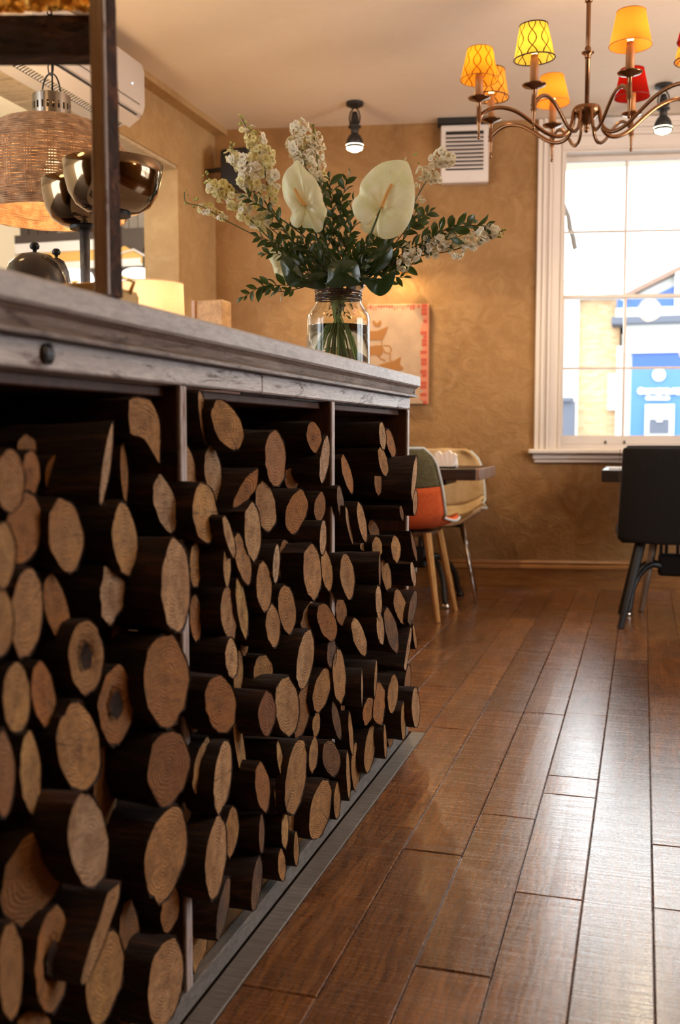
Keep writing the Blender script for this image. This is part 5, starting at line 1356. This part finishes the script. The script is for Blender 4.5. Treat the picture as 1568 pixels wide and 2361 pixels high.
stock('long white spray reaching far to the right',
      q2([(1440, 720), (1350, 760), (1180, 830), (1020, 880), (850, 910), (720, 930), (500, 1000)]) + [(830, 640)], q2([(1290, 740, 17, 6), (1340, 720, 15, 5), (1375, 730, 12, 4), (1240, 780, 17, 6), (1180, 810, 18, 6), (1300, 770, 13, 4), (1210, 840, 12, 4), (1090, 830, 18, 6), (1070, 890, 15, 5), (1000, 810, 17, 6), (940, 830, 18, 6), (860, 800, 14, 5), (880, 870, 19, 6), (820, 850, 13, 4), (1030, 780, 12, 3)]), -.02, .0, .0,
      q2([(1400, 740, 5), (1430, 715, 5), (1415, 770, 5), (1450, 715, 4), (1395, 765, 5), (1380, 700, 5), (1435, 745, 4)]))
stock('low white cluster at right just above the curled dark leaf', q2([(740, 880), (640, 960), (500, 1000)]), q2([(690, 870, 15, 5), (740, 910, 14, 5), (690, 930, 17, 5), (650, 990, 15, 5), (720, 950, 12, 3)]), -.03, .0, .1)
# anthuriums
def spathe(par, outline, centre, d, cup=.02, flip=1):
    n_ = len(outline); c = B(*centre, d); mb = MB(); pts = [B(x, y, d) for x, y in outline]
    R = sum((p - c).length for p in pts) / n_; vs = []
    rings = (0, .2, .4, .6, .8, .93, 1.0)
    for t in rings[1:]:
        for i, p in enumerate(pts):
            q = c.lerp(p, t); s = 2 * PI * i / n_
            off = cup * (1 - (1 - t) ** 2 * 1.0) * -1 + cup * .9 * t ** 3 + .0035 * math.sin(s * 7) * t ** 2 + .0012 * math.sin(s * 13) * (1 - abs(2*t-1))
            vs.append(q + jh * off * flip)
    vs.append(c + jh * .004)
    m = len(rings) - 1; fs = [(m * n_, i, (i+1) % n_) for i in range(n_)]
    for j in range(m - 1): fs += [(j*n_+i, (j+1)*n_+i, (j+1)*n_+(i+1) % n_, j*n_+(i+1) % n_) for i in range(n_)]
    return mb.add(vs, fs).build('spathe', m_spathe, par, smooth=True)
def dens(pts, n=3):
    pts = list(pts); L = pts + [pts[0]]; o_ = []
    P_ = [pts[-1]] + pts + pts[:2]
    for i in range(1, len(pts) + 1):
        p0, p1, p2, p3 = P_[i-1], P_[i], P_[i+1], P_[i+2]
        for k in range(n):
            t = k / n; o_.append(tuple(.5 * ((2*p1[d]) + (-p0[d]+p2[d])*t + (2*p0[d]-5*p1[d]+4*p2[d]-p3[d])*t*t + (-p0[d]+3*p1[d]-3*p2[d]+p3[d])*t**3) for d in (0, 1)))
    return o_
an = empty('anthurium', (0, 0, 0), label='largest pale white-green anthurium bloom, facing us right of centre', cat='flower', group='anthuriums in the vase')
spathe(an, dens(q2([(655, 172), (690, 195), (718, 280), (735, 380), (738, 460), (728, 560), (695, 660), (640, 740), (570, 780), (500, 788), (455, 765), (438, 700), (448, 630), (470, 565), (462, 560), (420, 610), (395, 660), (365, 675), (310, 655), (260, 600), (245, 520), (262, 470), (300, 435), (305, 380), (330, 320), (400, 240), (480, 190), (570, 172)])), q2([(474, 545)])[0], -.06, .022)
MB().tube(smooth_path([tuple(B(*p, -.075)) for p in q2([(474, 543), (500, 480), (535, 400), (560, 356)])], 4), [.0055] * 4 + [.005] * 4 + [.0045] * 4 + [.003], 10).build('spadix', m_spadix, an, smooth=True)
MB().tube([B(*p, -.06) for p in q2([(655, 172), (665, 155), (675, 140)])], [.003, .0018, .0008], 6).build('spathe_tip', m_spathe, an, smooth=True)
stem_curve(Bs(q2([(470, 548), (430, 650), (380, 780), (340, 900)]), -.055, -.01), .0042, 'stem', an, m_stemg)
an = empty('anthurium', (0, 0, 0), label='second large anthurium bloom with crumpled lower edge, left of centre', cat='flower', group='anthuriums in the vase')
spathe(an, dens(q1([(1245, 562), (1190, 610), (1140, 660), (1100, 740), (1090, 820), (1105, 930), (1140, 1010), (1190, 1090), (1170, 1150), (1190, 1215), (1250, 1250), (1290, 1200), (1300, 1240), (1400, 1255), (1430, 1290), (1490, 1270), (1510, 1190), (1535, 1120), (1545, 1060), (1510, 1000), (1490, 900), (1450, 800), (1400, 720), (1340, 670), (1290, 620)])), q1([(1330, 1020)])[0], -.05, .026)
MB().tube(smooth_path([tuple(B(*p, -.066)) for p in q1([(1330, 1020), (1280, 970), (1240, 900), (1215, 850)])], 4), [.0055] * 4 + [.005] * 4 + [.0045] * 4 + [.003], 10).build('spadix', m_spadix, an, smooth=True)
stem_curve(Bs(q1([(1335, 1030), (1400, 1200)]) + [(740, 580), (765, 640)], -.045, -.01), .004, 'stem', an, m_stemg)
an = empty('anthurium', (0, 0, 0), label='smaller anthurium bloom seen edge-on low at left under the leaves', cat='flower', group='anthuriums in the vase')
spathe(an, dens([(622, 575), (640, 572), (664, 585), (672, 605), (660, 625), (662, 645), (655, 651), (640, 642), (632, 628), (628, 612), (620, 595)]), (648, 610), .03, .015)
stem_curve(Bs([(650, 612), (690, 640), (740, 660)], .03, .01), .0035, 'stem', an, m_stemg)
an = empty('anthurium', (0, 0, 0), label='anthurium bloom half hidden behind the largest one', cat='flower', group='anthuriums in the vase')
spathe(an, dens([(838, 505), (870, 498), (885, 520), (872, 545), (848, 540), (832, 524)]), (858, 522), .03, .012)
stem_curve(Bs([(855, 530), (830, 590), (800, 640)], .03, .01), .003, 'stem', an, m_stemg)
# leafy sprigs
def leaf_mesh(mat, name='leaf'):
    vs = []; 
    for j, (t, w_) in enumerate(((0, .02), (.25, .17), (.5, .22), (.75, .15), (1.0, .0))):
        for s in (-1, 0, 1): vs.append((t, s * w_, .06 * abs(s) * (1 if w_ else 0) + .10 * math.sin(t * PI) - .05 * t))
    fs = [(3*j+s, 3*j+s+1, 3*j+s+4, 3*j+s+3) for j in range(4) for s in (0, 1)]
    o = MB().add(vs, fs).build(name, mat, None, smooth=True, fix=False); COL.objects.unlink(o); return o
LF = leaf_mesh(m_leaf)
SPR = [  # points tip first (px), depth, leaf size px, count, where
 ([(563, 685), (600, 662), (640, 658), (700, 660)], -.03, 24, 15, 'drooping low to the left, lowest of all'),
 ([(620, 668), (655, 672), (700, 662)], .02, 20, 9, 'short, under the curled left leaf'),
 ([(560, 448), (590, 470), (625, 490), (665, 540), (710, 610)], -.04, 22, 16, 'arching up left in front of the cream florets'),
 ([(596, 545), (630, 560), (670, 590), (720, 630)], -.03, 24, 13, 'pointing left at mid height'),
 ([(610, 585), (650, 588), (700, 620)], .01, 22, 10, 'pointing left above the edge-on bloom'),
 ([(612, 500), (650, 530), (690, 570), (735, 620)], .03, 22, 14, 'behind the left florets'),
 ([(700, 475), (690, 520), (705, 570), (740, 620)], -.01, 24, 12, 'rising beside the second bloom'),
 ([(760, 412), (765, 470), (770, 540), (775, 610)], .0, 27, 18, 'tall and dark, between the two large blooms'),
 ([(800, 412), (790, 460), (782, 520), (778, 600)], .02, 26, 16, 'tall, just right of the central one'),
 ([(740, 425), (752, 480), (765, 560)], .04, 25, 12, 'tall, just left of the central one'),
 ([(822, 460), (802, 500), (790, 560), (780, 620)], -.01, 25, 14, 'curling right between the large blooms'),
 ([(815, 520), (800, 560), (785, 620)], -.03, 24, 11, 'short, below the gap between the blooms'),
 ([(745, 520), (752, 560), (765, 620)], -.04, 25, 12, 'short, below the second bloom'),
 ([(700, 560), (725, 590), (755, 630)], -.05, 26, 11, 'low left of centre'),
 ([(660, 600), (700, 615), (750, 645)], -.05, 24, 11, 'lowest left of centre'),
 ([(850, 560), (825, 590), (795, 635)], -.05, 26, 11, 'low right of centre'),
 ([(900, 560), (870, 590), (820, 640)], -.03, 25, 12, 'right under the largest bloom'),
 ([(960, 480), (950, 510), (920, 550), (870, 610)], .02, 24, 13, 'upright right of the largest bloom'),
 ([(990, 490), (965, 510), (940, 540), (890, 600)], .0, 24, 14, 'leaning right beside the ball blossoms'),
 ([(1130, 522), (1080, 520), (1030, 530), (980, 555), (920, 590), (860, 620)], -.02, 27, 24, 'longest, arching far to the right'),
 ([(1085, 512), (1040, 522), (1000, 545), (950, 580), (880, 620)], .02, 27, 18, 'second longest, reaching right'),
 ([(1060, 545), (1010, 560), (950, 585), (880, 625)], -.03, 25, 14, 'reaching right below the longest one'),
 ([(1000, 575), (950, 590), (890, 620), (840, 645)], .02, 24, 12, 'low right among the white florets'),
 ([(950, 610), (900, 622), (850, 645)], -.02, 24, 10, 'lowest at right'),
 ([(930, 640), (890, 640), (840, 655)], .02, 22, 8, 'short at right beneath the curled leaf'),
 ([(870, 545), (845, 580), (810, 630)], .03, 24, 12, 'behind the stem of the largest bloom'),
 ([(720, 500), (730, 550), (750, 610)], .05, 25, 12, 'deep behind the second bloom'),
 ([(680, 620), (720, 635), (760, 655)], -.06, 27, 10, 'front left at the rim'),
 ([(790, 590), (785, 620), (780, 650)], -.06, 27, 10, 'front centre above the rim'),
 ([(840, 610), (815, 630), (795, 655)], -.06, 26, 10, 'front right at the rim'),
 ([(735, 580), (750, 610), (770, 645)], .05, 26, 12, 'back left of centre'),
 ([(820, 560), (808, 600), (790, 645)], .06, 26, 12, 'back right of centre'),
 ([(640, 560), (670, 575), (720, 615)], .05, 23, 12, 'back at left'),
 ([(900, 530), (880, 570), (840, 620)], .05, 25, 12, 'back at right'),
]
for i, (ax, d, ls, n_, lab) in enumerate(SPR):
    e = empty('leafy_sprig', (0, 0, 0), label='dark green leafy sprig ' + lab, cat='foliage', group='ruscus sprigs in the vase')
    stem_curve(Bs(ax, d, d * .4) if i % 3 else Bs(ax, d, d * .4), .0016, 'stem', e, m_stemd if i % 2 else m_stemg, water=(i % 2 == 0))
    P_ = [Vector(p) for p in smooth_path([tuple(q) for q in Bs(ax, d, d * .4)], 6)]; r = random.Random(i * 7 + 1)
    for k in range(n_):
        f = (k / n_) ** .95 * (len(P_) - 2); j = int(f); p = P_[j].lerp(P_[j+1], f - j); tdir = (P_[j] - P_[j+1]).normalized()
        side = tdir.cross(jh).normalized() * (1 if k % 2 else -1)
        dirv = (tdir * r.uniform(.55, 1.0) + side * r.uniform(.5, .95) * (0 if k == 0 else 1) + jh * r.uniform(-.5, .4)).normalized()
        up_ = (-jh + Vector((r.uniform(-.9, .9), r.uniform(-.9, .9), r.uniform(-.2, .9)))).normalized(); yv = up_.cross(dirv).normalized(); zv = dirv.cross(yv)
        M_ = Matrix((dirv, yv, zv)).transposed()
        objat(LF, p, M_.to_euler(), ls * KJ * r.uniform(.95, 1.55) * (.7 if k < 2 else 1), e)
# broad leaves collar
def broad(outline, d, bul, label):
    e = empty('broad_leaf', (0, 0, 0), label=label, cat='foliage', group='broad leaves around the vase rim')
    ol = dens(outline, 3); n_ = len(ol); c = (sum(p[0] for p in ol) / n_, sum(p[1] for p in ol) / n_); cc = B(*c, d); vs = []
    for t in (.3, .6, .85, 1):
        for p in ol: q = cc.lerp(B(*p, d), t); vs.append(q - jh * bul * (1 - t * t) + jh * .004 * math.sin(p[0] * .13 + p[1] * .09) * t)
    vs.append(cc - jh * bul); m = 4
    fs = [(m * n_, i, (i+1) % n_) for i in range(n_)] + [(j*n_+i, (j+1)*n_+i, (j+1)*n_+(i+1) % n_, j*n_+(i+1) % n_) for j in range(m-1) for i in range(n_)]
    MB().add(vs, fs).build('leaf_blade', m_bigleaf, e, smooth=True)
    a = B(*outline[0], d - .003); b = B(*c, d); MB().tube([a, b - jh * (bul + .002), B(hub_px[0] + (c[0] - hub_px[0]) * .25, 662, d * .5)], .0018, 6).build('midrib', m_leaf, e, smooth=True)
broad([(646, 598), (668, 592), (690, 612), (702, 640), (695, 655), (668, 660), (655, 640)], -.065, .02, 'dark broad leaf curling at the left rim over the edge-on bloom')
broad([(668, 640), (690, 630), (712, 640), (720, 652), (700, 662), (672, 660)], -.07, .01, 'lighter green broad leaf at the left rim')
broad([(757, 612), (775, 602), (800, 598), (822, 604), (830, 628), (828, 655), (800, 660), (755, 662), (756, 640)], -.075, .02, 'large squarish dark leaf at the front of the vase rim')
broad([(820, 640), (838, 636), (860, 642), (885, 638), (905, 622), (912, 626), (908, 650), (896, 672), (876, 683), (856, 672), (838, 652)], -.07, .012, 'dark glossy leaf curling out at the right rim')
broad([(838, 632), (846, 600), (868, 575), (900, 562), (905, 590), (890, 615), (862, 632)], -.05, .015, 'dark upright leaf right of centre')
broad([(700, 655), (716, 632), (740, 625), (758, 640), (756, 662), (725, 666)], -.055, .012, 'dark leaf between the left and front rim leaves')
broad([(800, 655), (812, 600), (835, 560), (845, 590), (838, 630), (822, 655)], .03, .01, 'dark leaf standing behind the front rim leaf')
broad([(735, 640), (728, 600), (742, 575), (762, 590), (768, 630)], .04, .01, 'dark leaf standing behind, left of centre')
# leaf scraps below the rim seen through the glass, and dark pebbles on the jar floor
fo = empty('stem_foliage', (0, 0, 0), label='tangle of trimmed green leaves inside the jar neck', cat='foliage'); r = random.Random(5)
for k in range(46):
    a = r.uniform(0, 2*PI); R = r.uniform(.012, .040) ; z = TZ + jz(r.uniform(684, 722)); dirv = Vector((math.cos(a) * .7, math.sin(a) * .7, r.uniform(-1, -.1))).normalized()
    objat(LF, (JX + R * math.cos(a), JY + R * math.sin(a), z), dirv.to_track_quat('X', 'Z').to_euler(), r.uniform(.010, .018), fo)
for k in range(4):
    a = r.uniform(0, 2*PI); p = Vector((JX - .005 + .018 * math.cos(k * 1.6), JY - .02 + .018 * math.sin(k * 1.6), TZ + .0165))
    pb = MB().lathe([(0, -.006), (.009, -.005), (.013, 0), (.009, .005), (0, .006)], 12).build('pebble', m_black, None, smooth=True, loc=p)
    pb.scale = (1.0, .8, 1); pb.rotation_euler.z = k
    tag(pb, ('rightmost', 'rearmost', 'leftmost', 'nearest')[k] + ' dark pebble under the water on the floor of the glass vase', 'pebble', 'pebbles in the vase')
print('objects', len(S.objects), 'planks', npl, 'logs', len(made))
